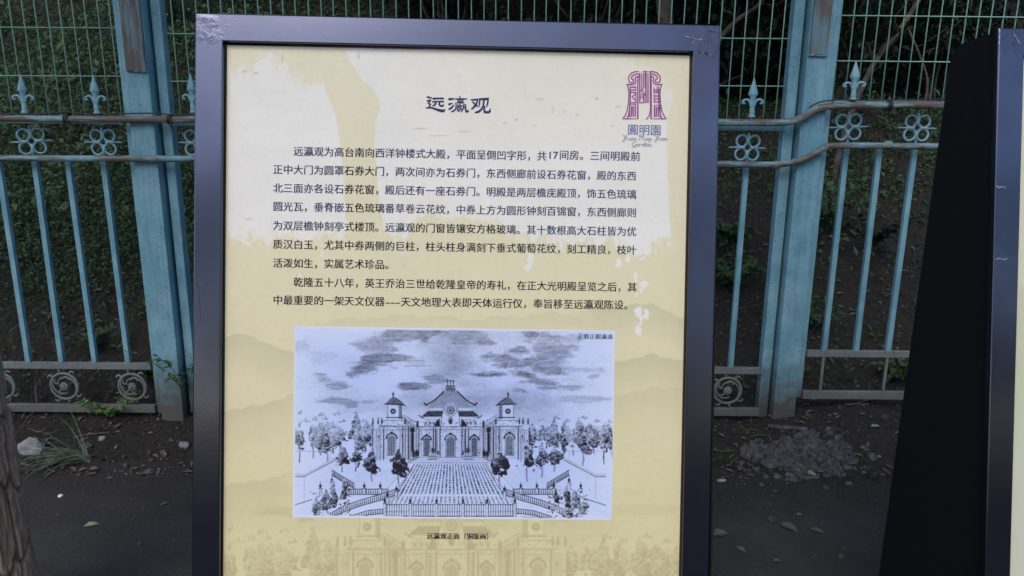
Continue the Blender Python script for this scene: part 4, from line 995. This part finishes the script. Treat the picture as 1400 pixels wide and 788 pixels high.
cen = [[(194, 342), (194, 116), (226, 116), (226, 222), (211, 240), (194, 258)], [(210, 130), (210, 228)], [(194, 342), (226, 342), (226, 262), (212, 242)], [(222, 102), (242, 102), (242, 342), (258, 342), (258, 120)], [(222, 102), (276, 102), (276, 400), (268, 440), (246, 470)], [(226, 270), (242, 290)], [(200, 312), (210, 262), (220, 312)]]
ink = Ink(); k = 0
def lg(pts, w=8.2):
    global k
    ribbon(ink, [(840 + x / LS, 80 + y / LS) for x, y in pts], w / LS, k); k += 1
for pts, _ in half:
    lg(pts); lg([(462 - x, y) for x, y in pts])
for pts in left_in + right_in + cen: lg(pts, 7.2)
emb = ink.build('emblem', pan, lambda px, py: np.stack([np.interp(py, [96, 165], [c0, c1]) for c0, c1 in zip(lin(146, 72, 132), lin(150, 84, 140))], -1))
ink = Ink(); place_run(ink, '圓明園', 857.5, 177.6, 15.6); ink.build('emblem_name', pan, lambda px, py: np.tile(np.array(lin(112, 124, 168)), (len(px), 1)))
# the looped script under it, drawn as pen lines in the zoomed coordinates of the emblem
def cur(pts): return [tuple(p)[:2] for p in catmull([(x, y, 0) for x, y in pts], 4)]
SCRIPT = [[(62, 592), (72, 588), (78, 600), (74, 612), (86, 606), (96, 590)], [(96, 590), (86, 618), (72, 640), (62, 638), (80, 622), (100, 614)], [(104, 614), (102, 628), (114, 628), (120, 614), (118, 630), (126, 630)], [(140, 614), (130, 616), (126, 628), (136, 630), (142, 614), (142, 630), (150, 628)], [(152, 616), (150, 632), (158, 618), (164, 618), (162, 632), (170, 628)],
 [(186, 596), (200, 590), (194, 620), (184, 634)], [(200, 592), (210, 616), (226, 590), (220, 620), (218, 634)], [(186, 600), (234, 598)], [(236, 614), (232, 632), (240, 630)], [(246, 616), (244, 632), (252, 618), (258, 618), (256, 632)], [(276, 616), (264, 618), (262, 630), (272, 630), (278, 616), (272, 640), (258, 646)], [(276, 632), (290, 620)],
 [(308, 594), (318, 588), (322, 604), (318, 612), (330, 608), (342, 592)], [(342, 592), (330, 622), (318, 642), (308, 638), (326, 622), (344, 614)], [(346, 614), (344, 628), (356, 628), (362, 614), (360, 630)], [(380, 614), (370, 616), (368, 628), (376, 630), (384, 614), (384, 630)], [(392, 616), (390, 632), (398, 618), (404, 618), (402, 632), (412, 626)],
 [(168, 650), (154, 642), (138, 660), (142, 676), (158, 672), (164, 660), (158, 684), (140, 684)], [(186, 660), (174, 662), (172, 674), (182, 676), (188, 660), (186, 676)], [(196, 660), (194, 678)], [(196, 666), (204, 658), (210, 662)], [(226, 660), (214, 664), (214, 676), (224, 674), (236, 642), (230, 676)], [(240, 668), (252, 662), (246, 656), (238, 668), (246, 678), (258, 672)], [(262, 660), (260, 678), (268, 662), (276, 662), (274, 678), (284, 672)]]
ink = Ink()
for i, p in enumerate(SCRIPT): ribbon(ink, [(840 + x / LS, 80 + y / LS) for x, y in cur(p)], .7, i)
ink.build('emblem_script', pan, lambda px, py: np.tile(np.array(lin(160, 162, 178)), (len(px), 1)))
# screw head in the upper corner of the sheet
bm = bmesh.new(); bmesh.ops.create_uvsphere(bm, u_segments=12, v_segments=8, radius=.0036, matrix=Matrix.Translation((*on_sheet(943, 72.5), PN + .001)) @ Matrix.Diagonal((1, .8, .6, 1)))
obj('screw', bm, NT('screw_cap').out((.42, .4, .36), .5, .2, .4), b1, MS1, smooth=True)
# second board: pale yellowish sheet (only a sliver of it is in view)
U = np.linspace(-IW, IW, 60); me = np_mesh('printed_sheet', np.array([(x, y, PN) for y in np.linspace(-BH + FW, -IH, 80) for x in U]), np.array([(j * 60 + i, j * 60 + i + 1, j * 60 + 61 + i, j * 60 + 60 + i) for j in range(79) for i in range(59)], np.int32), None, False,
 np.array([(.66, .67, .50) if (y > -.47) else (.58, .60, .42) if y > -.75 else (.60, .60, .46) for y in np.linspace(-BH + FW, -IH, 80) for x in U]))
link('printed_sheet', me, M_PRINT, b2, MS2)
# ---------------------------------------------------------------- vegetation and small things on the ground
class Leaves:
    """a cloud of small folded leaves, one mesh"""
    def __init__(self): self.co, self.q = [], []
    def leaf(self, p, d, up, L, W, fold=.25):
        d = d.normalized(); s = d.cross(up)
        if s.length < 1e-4: s = d.cross(Vector((1, 0, .3)))
        s.normalize(); n = s.cross(d); b = len(self.co)
        m1, m2 = p + d * L * .38, p + d * L * .75
        self.co += [p, m1 + s * W * .5 + n * fold * W, m1, m1 - s * W * .5 + n * fold * W, m2 + s * W * .32 + n * fold * W * .4, m2 - n * L * .03, m2 - s * W * .32 + n * fold * W * .4, p + d * L - n * L * .1]
        self.q += [(b, b + 2, b + 1, b + 1), (b, b + 3, b + 2, b + 2), (b + 1, b + 2, b + 5, b + 4), (b + 2, b + 3, b + 6, b + 5), (b + 4, b + 5, b + 7, b + 7), (b + 5, b + 6, b + 7, b + 7)]
    def blade(self, p, d, L, W, droop):
        b = len(self.co); s = d.cross(Vector((0, 0, 1))); s = s.normalized() if s.length > 1e-4 else Vector((1, 0, 0)); q = p.copy(); v = d.normalized()
        for k in range(4):
            w = W * (1 - k / 3.4); self.co += [q + s * w / 2, q - s * w / 2]; q = q + v * (L / 3); v = (v + Vector((0, 0, -droop))).normalized()
        self.q += [(b + 2 * k, b + 2 * k + 1, b + 2 * k + 3, b + 2 * k + 2) for k in range(3)]
    def build(self, name, m, parent=None, loc=None):
        me = bpy.data.meshes.new(name); off = Vector(loc) if loc else Vector((0, 0, 0))
        me.from_pydata([tuple(c - off) for c in self.co], [], [f[:3] if f[2] == f[3] else f for f in self.q]); me.update()
        return link(name, me, m, parent, loc=loc)
def rv(g, s=1.): return Vector((g.uniform(-s, s), g.uniform(-s, s), g.uniform(-s, s)))
def bank_normal(x, y): return Vector((soil_h(x - .05, y) - soil_h(x + .05, y), soil_h(x, y - .05) - soil_h(x, y + .05), .1)).normalized()

# green cover of the bank (nobody could count it)
g = random.Random(21); L = Leaves(); L2 = Leaves()
def dens(x, y, z):
    d = 1.6 * smooth(.25, 1.0, z) * smooth(.5, -1.0, x) + .07 + .8 * smooth(.75, 1.15, z) * smooth(-.2, .5, x) + .25 * smooth(1.2, 2.2, z)
    return d * (0.35 + 1.3 * max(0, .5 + noise.noise((x * 1.9, y * 1.9, 5.))))
cnt = 0
while cnt < 70000:
    y = 3.25 + g.random() ** 1.15 * 5.; x = g.uniform(-.80 * y, -.16 * y) if g.random() < .72 else g.uniform(.12 * y, .62 * y)
    z = soil_h(x, y)
    if g.random() > dens(x, y, z): continue
    cnt += 1; n = bank_normal(x, y)
    if g.random() < .72:
        L.blade(Vector((x, y, z - .01)), (n * .8 + rv(g, .7) + Vector((0, -.35, 0))), g.uniform(.05, .17), g.uniform(.003, .007), g.uniform(.2, .55))
    else:
        for k in range(4): L2.leaf(Vector((x, y, z + g.uniform(0, .05))) + rv(g, .04), rv(g) + n * .4, n, g.uniform(.012, .04) * (y / 4) ** .5, g.uniform(.008, .02) * (y / 4) ** .5)
L3 = Leaves(); k = 0
while k < 330:
    y = 3.4 + g.random() ** 1.1 * 4.5; x = g.uniform(-.80 * y, -.12 * y) if g.random() < .8 else g.uniform(.15 * y, .6 * y); z = soil_h(x, y)
    if noise.noise((x * 1.3, y * 1.6, 11.)) < -.05 + .5 * (z < .5) : continue
    k += 1; n = bank_normal(x, y); sz = g.uniform(.03, .07)
    for q in range(g.randrange(8, 26)): L3.leaf(Vector((x, y, z + g.uniform(.01, .10))) + rv(g, .10), rv(g) + n * .3 + Vector((0, -.3, 0)), n + Vector((0, -.4, .4)), sz * g.uniform(.6, 1.2), sz * g.uniform(.35, .65))
tag(L3.build('bank_creeper', leaf_mat('creeper_leaf', (.038, .075, .036), (.105, .16, .085), 1.6)), kind='stuff')
tag(L.build('bank_grass', M_GRASS), kind='stuff'); tag(L2.build('bank_ground_cover', M_LEAF), kind='stuff')
# crumbs, chips and dead leaf bits on the soil
D = Leaves(); bm = bmesh.new()
for k in range(4200):
    x, y = g.uniform(-3, 3.2), 2.62 + g.random() ** 1.6 * 2.6
    z = ground_h(x, y)
    if g.random() < .45: D.leaf(Vector((x, y, z + .004)), Vector((g.uniform(-1, 1), g.uniform(-1, 1), g.uniform(-.1, .3))), bank_normal(x, y), g.uniform(.012, .045), g.uniform(.008, .02), .2)
    else:
        s = g.uniform(.003, .010) * (1 if g.random() < .93 else 1.7)
        bmesh.ops.create_icosphere(bm, subdivisions=1, radius=s, matrix=Matrix.Translation((x, y, z + s * .3)) @ Matrix.Rotation(g.uniform(0, 6), 4, rv(g)) @ Matrix.Diagonal((1, g.uniform(.6, 1.4), g.uniform(.4, .8), 1)))
for k in range(900):
    x, y = g.uniform(-1.8, 2), 2.65 - 1.2 * g.random() ** 1.6; z = path_h(x, y); s = g.uniform(.0012, .0042)
    bmesh.ops.create_icosphere(bm, subdivisions=1, radius=s, matrix=Matrix.Translation((x, y, z + s * .3)) @ Matrix.Diagonal((1, g.uniform(.6, 1.4), .6, 1)))
tag(D.build('leaf_litter', M_DEADLEAF), kind='stuff'); tag(obj('soil_crumbs', bm, mat_two('crumbs', (.05, .043, .037), (.15, .14, .13), 9, .9, .15, .45, .62)), kind='stuff')
bm = bmesh.new()
for k in range(170):
    x, y = g.uniform(-3, 3), 2.75 + g.random() * 2.2; z = ground_h(x, y); a = g.uniform(0, 6.28); l = g.uniform(.04, .16)
    d = Vector((math.cos(a), math.sin(a) * .7, 0)); p = [Vector((x, y, 0)) + d * l * t + rv(g, .008) for t in (0, .4, .7, 1)]
    for q in p: q.z = ground_h(q.x, q.y) + g.uniform(.002, .012)
    tube(bm, p, [.002, .0018, .0015, .001], 5)
tag(obj('fallen_twigs', bm, M_TWIG), kind='stuff')

def weed(px, py, h, n, leafL, m, label, cat='weed', spread=.6, seed=0, name='weed', P=None):
    g = random.Random(seed); P = P or ground_at(px, py); e = empty(name, P); tag(e, label, cat)
    L = Leaves(); bm = bmesh.new()
    for k in range(n):
        a = g.uniform(0, 6.28); d = Vector((math.cos(a) * spread, math.sin(a) * spread - .2, 1)).normalized(); hh = h * g.uniform(.5, 1.1)
        pts = catmull([P, P + d * hh * .5, P + d * hh + Vector((math.cos(a), math.sin(a), -.4)) * hh * .25], 3)
        tube(bm, pts, [.0022 * (1 - .6 * i / len(pts)) for i in range(len(pts))], 5)
        for i, q in enumerate(pts[2:]):
            for s in range(3): L.leaf(q, Vector((g.uniform(-1, 1), g.uniform(-1, .6), g.uniform(-.2, .7))), Vector((0, -.3, 1)), leafL * g.uniform(.6, 1.2), leafL * g.uniform(.4, .6))
    obj('stem', bm, M_GRASS, e, smooth=True); L.build('foliage', m, e, P); return e
weed(152, 556, .13, 24, .022, M_LEAF_BRIGHT, 'small bright green weed growing through the ironwork near the left post', seed=1, spread=.8, P=Vector((at(152, 556, FY).x, FY + .012, .05)))
weed(205, 520, .10, 5, .06, M_LEAF, 'broad leaved weed at the foot of the left post', seed=2)
weed(130, 480, .20, 8, .04, M_LEAF, 'low leafy weed behind the left lower rail', seed=4)
weed(235, 470, .5, 5, .035, M_LEAF, 'wispy weed behind the left double post, beside its narrow half', seed=5, P=Vector((at(243, 500, FY).x, FY + .075, .05)), spread=.25)
weed(1000, 400, .26, 12, .06, M_LEAF, 'leafy weed right beside the big board, seen between its frame and the right post', seed=6)
weed(1128, 320, .42, 16, .055, M_LEAF, 'tall bushy weed on the bank just right of the right post', seed=7, spread=.5)
weed(1190, 345, .3, 9, .055, M_LEAF_DARK, 'dark leaved weed on the bank right of the tall bushy weed', seed=8)
weed(1108, 448, .16, 8, .045, M_LEAF, 'small weed on the soil at the right post, below the tall bushy weed', seed=9)
weed(1000, 340, .22, 9, .06, M_LEAF, 'weed on the bank above the leafy weed beside the big board', seed=10)
weed(1222, 520, .12, 6, .05, M_LEAF, 'weed behind the base rail next to the black board side', seed=11)
def tuft(px, py, n, L_, label, seed, m=None, lean=(.3, -.4), P=None):
    g = random.Random(seed); P = P or ground_at(px, py); T = Leaves()
    for k in range(n): T.blade(P + Vector((g.uniform(-.05, .05), g.uniform(-.03, .03), -.005)), Vector((g.uniform(-1, 1) * .6 + lean[0], g.uniform(-.6, .3) + lean[1], g.uniform(.2, .7))), L_ * g.uniform(.5, 1.15), g.uniform(.006, .011), g.uniform(.25, .55))
    tag(T.build('grass_tuft', m or M_BLADE, None, P), label, 'grass'); return P
tuft(112, 628, 60, .25, 'tuft of long arching grass blades on the soil beside the pale stone', 31, lean=(-.8, -.1))
tuft(985, 625, 9, .08, 'few short grass blades at the lower right corner of the big board', 32, M_LEAF_BRIGHT, (0, 0))
tuft(45, 560, 26, .2, 'dry dark grass under the left base rail near the tree', 33, M_DEADLEAF, (-.1, -.1))

def stone(px, py, r, sq, label, m, seed, name='stone', cat='stone', sub=3, amp=.25):
    P = ground_at(px, py); bm = bmesh.new(); bmesh.ops.create_icosphere(bm, subdivisions=sub, radius=1)
    for v in bm.verts:
        k = 1 + amp * noise.noise(v.co * 1.3 + Vector((seed * 7.1, 0, 0))) + amp * .5 * noise.noise(v.co * 3.1 + Vector((seed, 3, 0)))
        v.co = Vector((v.co.x * r * sq[0] * k, v.co.y * r * sq[1] * k, v.co.z * r * sq[2] * k))
    tag(obj(name, bm, m, None, loc=P + Vector((0, 0, r * sq[2] * .35))), label, cat)
stone(43, 615, .046, (1.2, .9, .8), 'large pale grey stone beside the grass tuft and tree trunk', M_STONE, 1, sub=2, amp=.4)
stone(83, 679, .0095, (1, .9, .7), 'tiny white pebble lying alone on the dark path at the left', M_PEBBLE, 2, 'pebble', 'pebble')
stone(252, 611, .022, (1, .8, .8), 'grey stone on the soil at the left edge of the big board', M_STONE, 3)
stone(986, 658, .012, (1.5, .8, .6), 'small pale stone on the path close to the right side of the big board', M_STONE, 4)
stone(1236, 656, .018, (2.0, .7, .5), 'flat pale chip on the soil right of the concrete rubble', M_STONE, 5)
stone(118, 612, .018, (1.5, 1, .7), 'rough grey lump of soil right of the grass tuft', M_CONC, 9)
stone(140, 601, .015, (1, .9, .8), 'small round stone on the soil below the left base rail', M_STONE, 10)
def leaf_on_ground(px, py, Ln, W, ang, label, m, seed):
    P = ground_at(px, py); g = random.Random(seed); T = Leaves(); d = Vector((math.cos(ang), math.sin(ang), .04))
    T.leaf(P + Vector((0, 0, .004)) - d * Ln * .5, d, Vector((0, -.15, 1)), Ln, W, .18)
    o = T.build('fallen_leaf', m, None, P); tag(o, label, 'leaf'); return o
leaf_on_ground(125, 719, .05, .026, .4, 'pale green fallen leaf lying alone on the path at the left', M_FALLEN, 1)
leaf_on_ground(1108, 649, .055, .032, -.5, 'pale green fallen leaf at the front edge of the rubble', M_FALLEN, 2)
leaf_on_ground(1197, 584, .05, .024, .2, 'yellowish fallen leaf on the soil beneath the right base rail', M_FALLEN, 3)
leaf_on_ground(1055, 712, .05, .03, 1.1, 'dark curled dead leaf on the path below the rubble', M_DEADLEAF, 4)
leaf_on_ground(136, 398, .07, .04, .3, 'pale dead leaf on the bank between the two left bars', M_FALLEN, 5)
leaf_on_ground(1172, 322, .05, .03, .3, 'light yellow leaf on the bank between the right bars', M_FALLEN, 6)
leaf_on_ground(1225, 395, .05, .03, 2., 'brownish leaf on the bank near the black board side', M_DEADLEAF, 7)
leaf_on_ground(1078, 722, .075, .04, -.9, 'dull grey dead leaf on the path below the rubble, larger of two together', M_DEADLEAF, 8)
leaf_on_ground(1117, 727, .05, .026, -.6, 'dull grey dead leaf on the path below the rubble, smaller of two together', M_DEADLEAF, 9)
leaf_on_ground(985, 731, .06, .04, .3, 'dull dead leaf flat on the path next to the lower right of the big board', M_DEADLEAF, 10)
leaf_on_ground(1062, 768, .03, .015, .1, 'little dead leaf at the very front of the path', M_DEADLEAF, 11)
for k, (px, py, Ln, an, lb) in enumerate(((1012, 752, .045, 2.2, 'small dead leaf at the lower right corner of the big board, nearest the front'), (1150, 762, .04, 1.0, 'small dead leaf near the bottom of the black board side'), (1093, 705, .03, .2, 'tiny dull leaf just above the two dull leaves on the path'), (225, 690, .035, .9, 'small dull leaf on the path beside the left edge of the big board'), (150, 655, .03, .1, 'tiny dull leaf on the path above the pale green leaf'), (190, 745, .03, 2.0, 'tiny dull leaf low on the path at the left, nearest the big board'))):
    leaf_on_ground(px, py, Ln, Ln * .5, an, lb, M_DEADLEAF, 20 + k)
for k in range(9):
    px, py = ((1020, 655), (1040, 664), (1160, 662), (1184, 640), (1188, 620), (1128, 668), (1012, 640), (1060, 672), (1196, 648))[k]
    stone(px, py, random.uniform(.006, .013), (1.2, 1, .7), ('chip of grey concrete lying off the %s of the rubble' % ('left edge', 'lower left edge', 'lower right edge', 'right edge', 'upper right edge', 'front edge', 'far left edge', 'front left', 'far right edge')[k]), M_CONC, 40 + k, 'concrete_chip', 'chip', 2, .5)
# twigs one can tell apart
def stick(pix, r, label, m, name='twig', cat='twig', lift=.008):
    P = [ground_at(x, y) + Vector((0, 0, lift)) for x, y in pix]; bm = bmesh.new(); tube(bm, catmull(P, 4), r, 6); tag(obj(name, bm, m, smooth=True), label, cat)
stick([(1248, 637), (1262, 622), (1270, 615)], .003, 'pale twig on the soil near the black side of the right board', M_TWIG)
stick([(100, 601), (118, 597), (150, 594)], .0028, 'pale twig right of the grass tuft', M_TWIG)
stick([(1050, 585), (1078, 588), (1104, 590)], .010, 'weathered strip of wood at the foot of the right post', M_CONC, 'wood_strip', 'wood')
stick([(1160, 556), (1178, 552), (1196, 546)], .003, 'thin twig lying on the soil under the right base rail', M_TWIG)
stick([(1127, 410), (1132, 424), (1141, 442)], .0025, 'straw coloured stalk on the bank right of the right post', M_FALLEN, lift=.02)
# lump of broken concrete under the right post
c0 = ground_at(1098, 622); rx, ry = .225, .135; nx, ny = 220, 130
co = []
for j in range(ny):
    for i in range(nx):
        a, b = -1 + 2 * i / (nx - 1), -1 + 2 * j / (ny - 1); x, y = c0.x + a * rx * 1.25, c0.y + b * ry * 1.25
        rr = math.hypot(a * 1.15 - .12 * b, b * 1.2) + .22 * noise.noise((x * 9, y * 9, 1.)) + .16 * noise.noise((x * 30, y * 30, 1.)) + .08 * noise.noise((x * 70, y * 70, 1.))
        h = max(-.03, .020 * (1 - rr ** 3)) if rr < 1.25 else -.04
        wx, wy = x + .02 * noise.noise((x * 22, y * 22, 5.)), y + .02 * noise.noise((x * 22, y * 22, 8.)); dd = noise.voronoi((wx * 17, wy * 24, 0.))[0]; crack_ = min(1, (dd[1] - dd[0]) * 3.2); tilt = noise.noise((round(math.floor(wx * 9)), round(math.floor(wy * 11)), 1.3))
        h += (.020 * crack_ - .016 + .012 * abs(noise.noise((x * 26, y * 26, 2.))) + .020 * noise.noise((x * 12, y * 14, 2.)) + .009 * noise.noise((x * 55, y * 55, 2.)) + .005 * noise.noise((x * 120, y * 120, 2.))) if rr < 1.1 else 0
        co.append((x - c0.x, y - c0.y, ground_h(x, y) + h - c0.z))
i = np.arange(nx * ny).reshape(ny, nx); q = np.stack([i[:-1, :-1], i[:-1, 1:], i[1:, 1:], i[1:, :-1]], -1).reshape(-1, 4)
tag(link('concrete_rubble', np_mesh('concrete_rubble', np.array(co), q, M_CONC, False), None, loc=c0), 'low heap of cracked grey concrete rubble at the foot of the right post', 'rubble')

# ---------------------------------------------------------------- trees
def limb(bm, a, b, r0, r1, g, wob=.12, n=5, seg=7):
    pts = [a.lerp(b, t / n) + (rv(g, wob * (b - a).length * .3) if 0 < t < n else Vector((0, 0, 0))) for t in range(n + 1)]
    P = catmull(pts, 3); tube(bm, P, [r0 + (r1 - r0) * i / (len(P) - 1) for i in range(len(P))], seg); return P
def crown_clouds(T, centres, n_per, rad, size, g):
    for c in centres:
        for k in range(n_per):
            d = rv(g); d = d.normalized() * rad * g.random() ** .45; d.z *= .75
            T.leaf(c + d, rv(g) + Vector((0, 0, -.3)), Vector((0, 0, 1)) + rv(g, .8), size * g.uniform(.6, 1.3), size * g.uniform(.4, .65), .2)
# foreground tree: thick plated trunk cut by the left edge of the picture
TX, TY, TR = at(-53, 700, 1.62).x, 1.62, .128
tree = empty('tree', (TX, TY, 0)); tag(tree, 'rough barked tree trunk at the left edge in front of the fence', 'tree')
na, nz, H = 420, 620, 3.0; co = np.zeros((nz, na, 3)); cols = np.zeros((nz, na, 3))
for j in range(nz):
    z = H * (j / (nz - 1)) ** 1.15
    for i in range(na):
        a = 6.28318 * i / na; ca, sa = math.cos(a), math.sin(a)
        w = noise.noise((ca * 2, sa * 2, z * 3.)) * .25
        p = (ca * 2.6 + w, sa * 2.6, z * 4.6 + noise.noise((ca * 4, sa * 4, z * 9.)) * .35)
        dd = noise.voronoi(p)[0]; e = dd[1] - dd[0]; plate = min(1., e * 8.)
        hsh = noise.noise((round(dd[0] * 0, 3) + ca * 3.7, sa * 3.7, z * 2.2))
        r = TR * (1 + .10 * math.exp(-z * 6) - .05 * z) + .014 * plate - .010 + .004 * noise.noise((ca * 30, sa * 30, z * 12)) + .003 * noise.noise((ca * 14, sa * 14, z * 26)) + .008 * hsh
        co[j, i] = (r * ca, r * sa, z - .02)
        k = .45 + .55 * plate; base = np.array((.47, .345, .265)) * (1 + .3 * hsh); cols[j, i] = base * k
i = np.arange(na * nz).reshape(nz, na); q = np.stack([i[:-1], np.roll(i[:-1], -1, 1), np.roll(i[1:], -1, 1), i[1:]], -1).reshape(-1, 4)
link('trunk', np_mesh('trunk', co.reshape(-1, 3), q, M_BARK, True, cols.reshape(-1, 3)), None, tree, loc=(TX, TY, 0))
g = random.Random(77); bm = bmesh.new(); T = Leaves(); top = Vector((TX, TY, 2.9)); cs = []
for k in range(9):
    a = k * .698 + g.uniform(-.2, .2); b = top + Vector((math.cos(a) * g.uniform(1.2, 2.6), math.sin(a) * g.uniform(1.2, 2.4), g.uniform(.7, 2.2)))
    P = limb(bm, top + Vector((0, 0, g.uniform(-.25, 0))), b, .05, .012, g); cs += [P[len(P) // 2], P[-1], P[-1] + rv(g, .5)]
obj('limbs', bm, M_BRANCH, tree, smooth=True); crown_clouds(T, cs, 330, .75, .11, g); T.build('crown', M_LEAF, tree, top)

# trees standing on the bank; their crowns shade the fence from above
def bank_tree(x, y, h, r, spread, seed, label, n=300, low=.55, lean=(0, 0), size=.11, m=None, group='trees and shrubs on the bank', nc=12):
    g = random.Random(seed); P = Vector((x, y, soil_h(x, y) - .05)); e = empty('tree', P); tag(e, label, 'tree', group)
    bm = bmesh.new(); topp = P + Vector((lean[0], lean[1], h * .62)); pts = limb(bm, P, topp, r, r * .55, g, .06, 5, 9); obj('trunk', bm, M_BRANCH, e, smooth=True)
    bm = bmesh.new(); T = Leaves(); cs = []
    for k in range(nc):
        a = k * 2.4 + g.uniform(-.3, .3); s = pts[int(len(pts) * g.uniform(low, .98))]
        b = s + Vector((math.cos(a) * spread * g.uniform(.4, 1), math.sin(a) * spread * g.uniform(.4, 1), h * g.uniform(.05, .38))); Q = limb(bm, s, b, r * .4, r * .08, g, .15); cs += [Q[len(Q) * 2 // 3], Q[-1]]
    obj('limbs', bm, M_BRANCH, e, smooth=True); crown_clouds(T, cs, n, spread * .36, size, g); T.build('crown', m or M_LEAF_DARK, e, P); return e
bank_tree(-2.9, 6.4, 5.2, .09, 2.3, 101, 'leafy tree high on the bank, beyond the left end of the fence')
bank_tree(-.2, 6.6, 5.0, .09, 2.3, 102, 'leafy tree on the bank directly behind the big board')
bank_tree(2.6, 6.2, 4.8, .08, 2.2, 103, 'leafy tree on the bank behind the right bay of the fence')
bank_tree(1.0, 5.2, 4.4, .06, 1.9, 104, 'slender leafy tree on the bank behind the right post')
# dense dark undergrowth along the crest
def shrub(x, y, h, w, seed, label, n=3600):
    g = random.Random(seed); P = Vector((x, y, soil_h(x, y) - .03)); e = empty('shrub', P); tag(e, label, 'shrub', 'dark shrubs along the crest of the bank')
    bm = bmesh.new(); T = Leaves(); cs = []
    for k in range(9):
        a = g.uniform(0, 6.28); b = P + Vector((math.cos(a) * w * g.uniform(.3, 1), math.sin(a) * w * g.uniform(.3, .8), h * g.uniform(.45, 1))); Q = limb(bm, P, b, .014, .004, g, .2, 5, 5); cs += [Q[len(Q) // 2], Q[-1]]
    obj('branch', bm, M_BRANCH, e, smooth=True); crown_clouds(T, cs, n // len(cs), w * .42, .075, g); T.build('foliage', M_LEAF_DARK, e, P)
for k, (x, y, h, w, lb) in enumerate(((.5, 5.9, 1.7, .8, 'dark shrub on the crest just right of the big board'), (1.5, 6.0, 1.8, .9, 'dark shrub on the crest behind the right post'), (2.5, 6.1, 1.9, .9, 'dark shrub on the crest behind the right wire mesh'), (3.5, 6.2, 1.9, .9, 'dark shrub on the crest behind the black-sided board'),
    (-.5, 6.2, 1.9, .9, 'dark shrub on the crest above the top edge of the big board'), (-1.3, 6.9, 2.0, .9, 'dark shrub high on the bank behind the left double post'), (1.0, 7.2, 2.6, 1.2, 'tall dark shrub beyond the crest, left of the leaning sapling'), (3.0, 7.4, 2.8, 1.3, 'tall dark shrub beyond the crest, right of the leaning sapling'), (-.6, 8., 2.8, 1.3, 'tall dark shrub beyond the crest above the big board'))):
    shrub(x, y, h, w, 200 + k, lb)
def sapling(pix, Y, r0, r1, label, name='sapling', twigs=5, seed=1):
    g = random.Random(seed); P = [at(x, y, Y + k * .06) for k, (x, y) in enumerate(pix)]; bm = bmesh.new(); C = catmull(P, 5)
    base = P[0].copy(); base.z = soil_h(base.x, base.y) - .03; C = [base] + C if P[0].z - base.z > .05 else C
    tube(bm, C, [r0 + (r1 - r0) * i / (len(C) - 1) for i in range(len(C))], 8); e = empty(name, C[0]); tag(e, label, 'sapling')
    obj('stem', bm, M_BRANCH, e, smooth=True); T = Leaves()
    for k in range(twigs):
        bm = bmesh.new()
        s = C[g.randrange(len(C) // 3, len(C))]; b = s + Vector((g.uniform(-.4, .4), g.uniform(-.3, .2), g.uniform(.05, .4))); Q = limb(bm, s, b, r1 * .5, .002, g, .3)
        for q in Q[4:]: T.leaf(q, rv(g), Vector((0, 0, 1)), .06, .03)
        obj('twig', bm, M_BRANCH, e, smooth=True)
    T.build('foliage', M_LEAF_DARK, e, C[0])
sapling([(1128, 330), (1140, 240), (1160, 165), (1182, 112), (1204, 73), (1232, 38), (1262, -10), (1300, -80)], 4.6, .022, .014, 'bare leaning sapling stem behind the right wire mesh', seed=3)
sapling([(975, 70), (990, 45), (1012, 24), (1036, 8), (1062, -30)], 4.8, .017, .011, 'pale curved branch in the upper gap between the big board and the right post', seed=4, twigs=3)
sapling([(1262, 150), (1268, 110), (1255, 70), (1240, 30), (1236, -40)], 5.2, .009, .006, 'thin dark stem right of the leaning sapling', seed=5, twigs=4)
# wood across the path, behind the viewer: it is what the lower part of the glossy frames mirrors
g = random.Random(9); T = Leaves()
for k in range(26):
    x = -42 + k * 3.4 + g.uniform(-1, 1); y = -17 + g.uniform(-2.5, 2.5); h = g.uniform(5.6, 8.4)
    for c in range(26):
        p = Vector((x + g.uniform(-2.2, 2.2), y + g.uniform(-1.5, 1.5), h * g.random() ** .8))
        for q in range(16): T.leaf(p + rv(g, .8), rv(g), rv(g) + Vector((0, 0, .5)), .55, .4)
tag(T.build('far_wood', M_LEAF_DARK), kind='stuff')
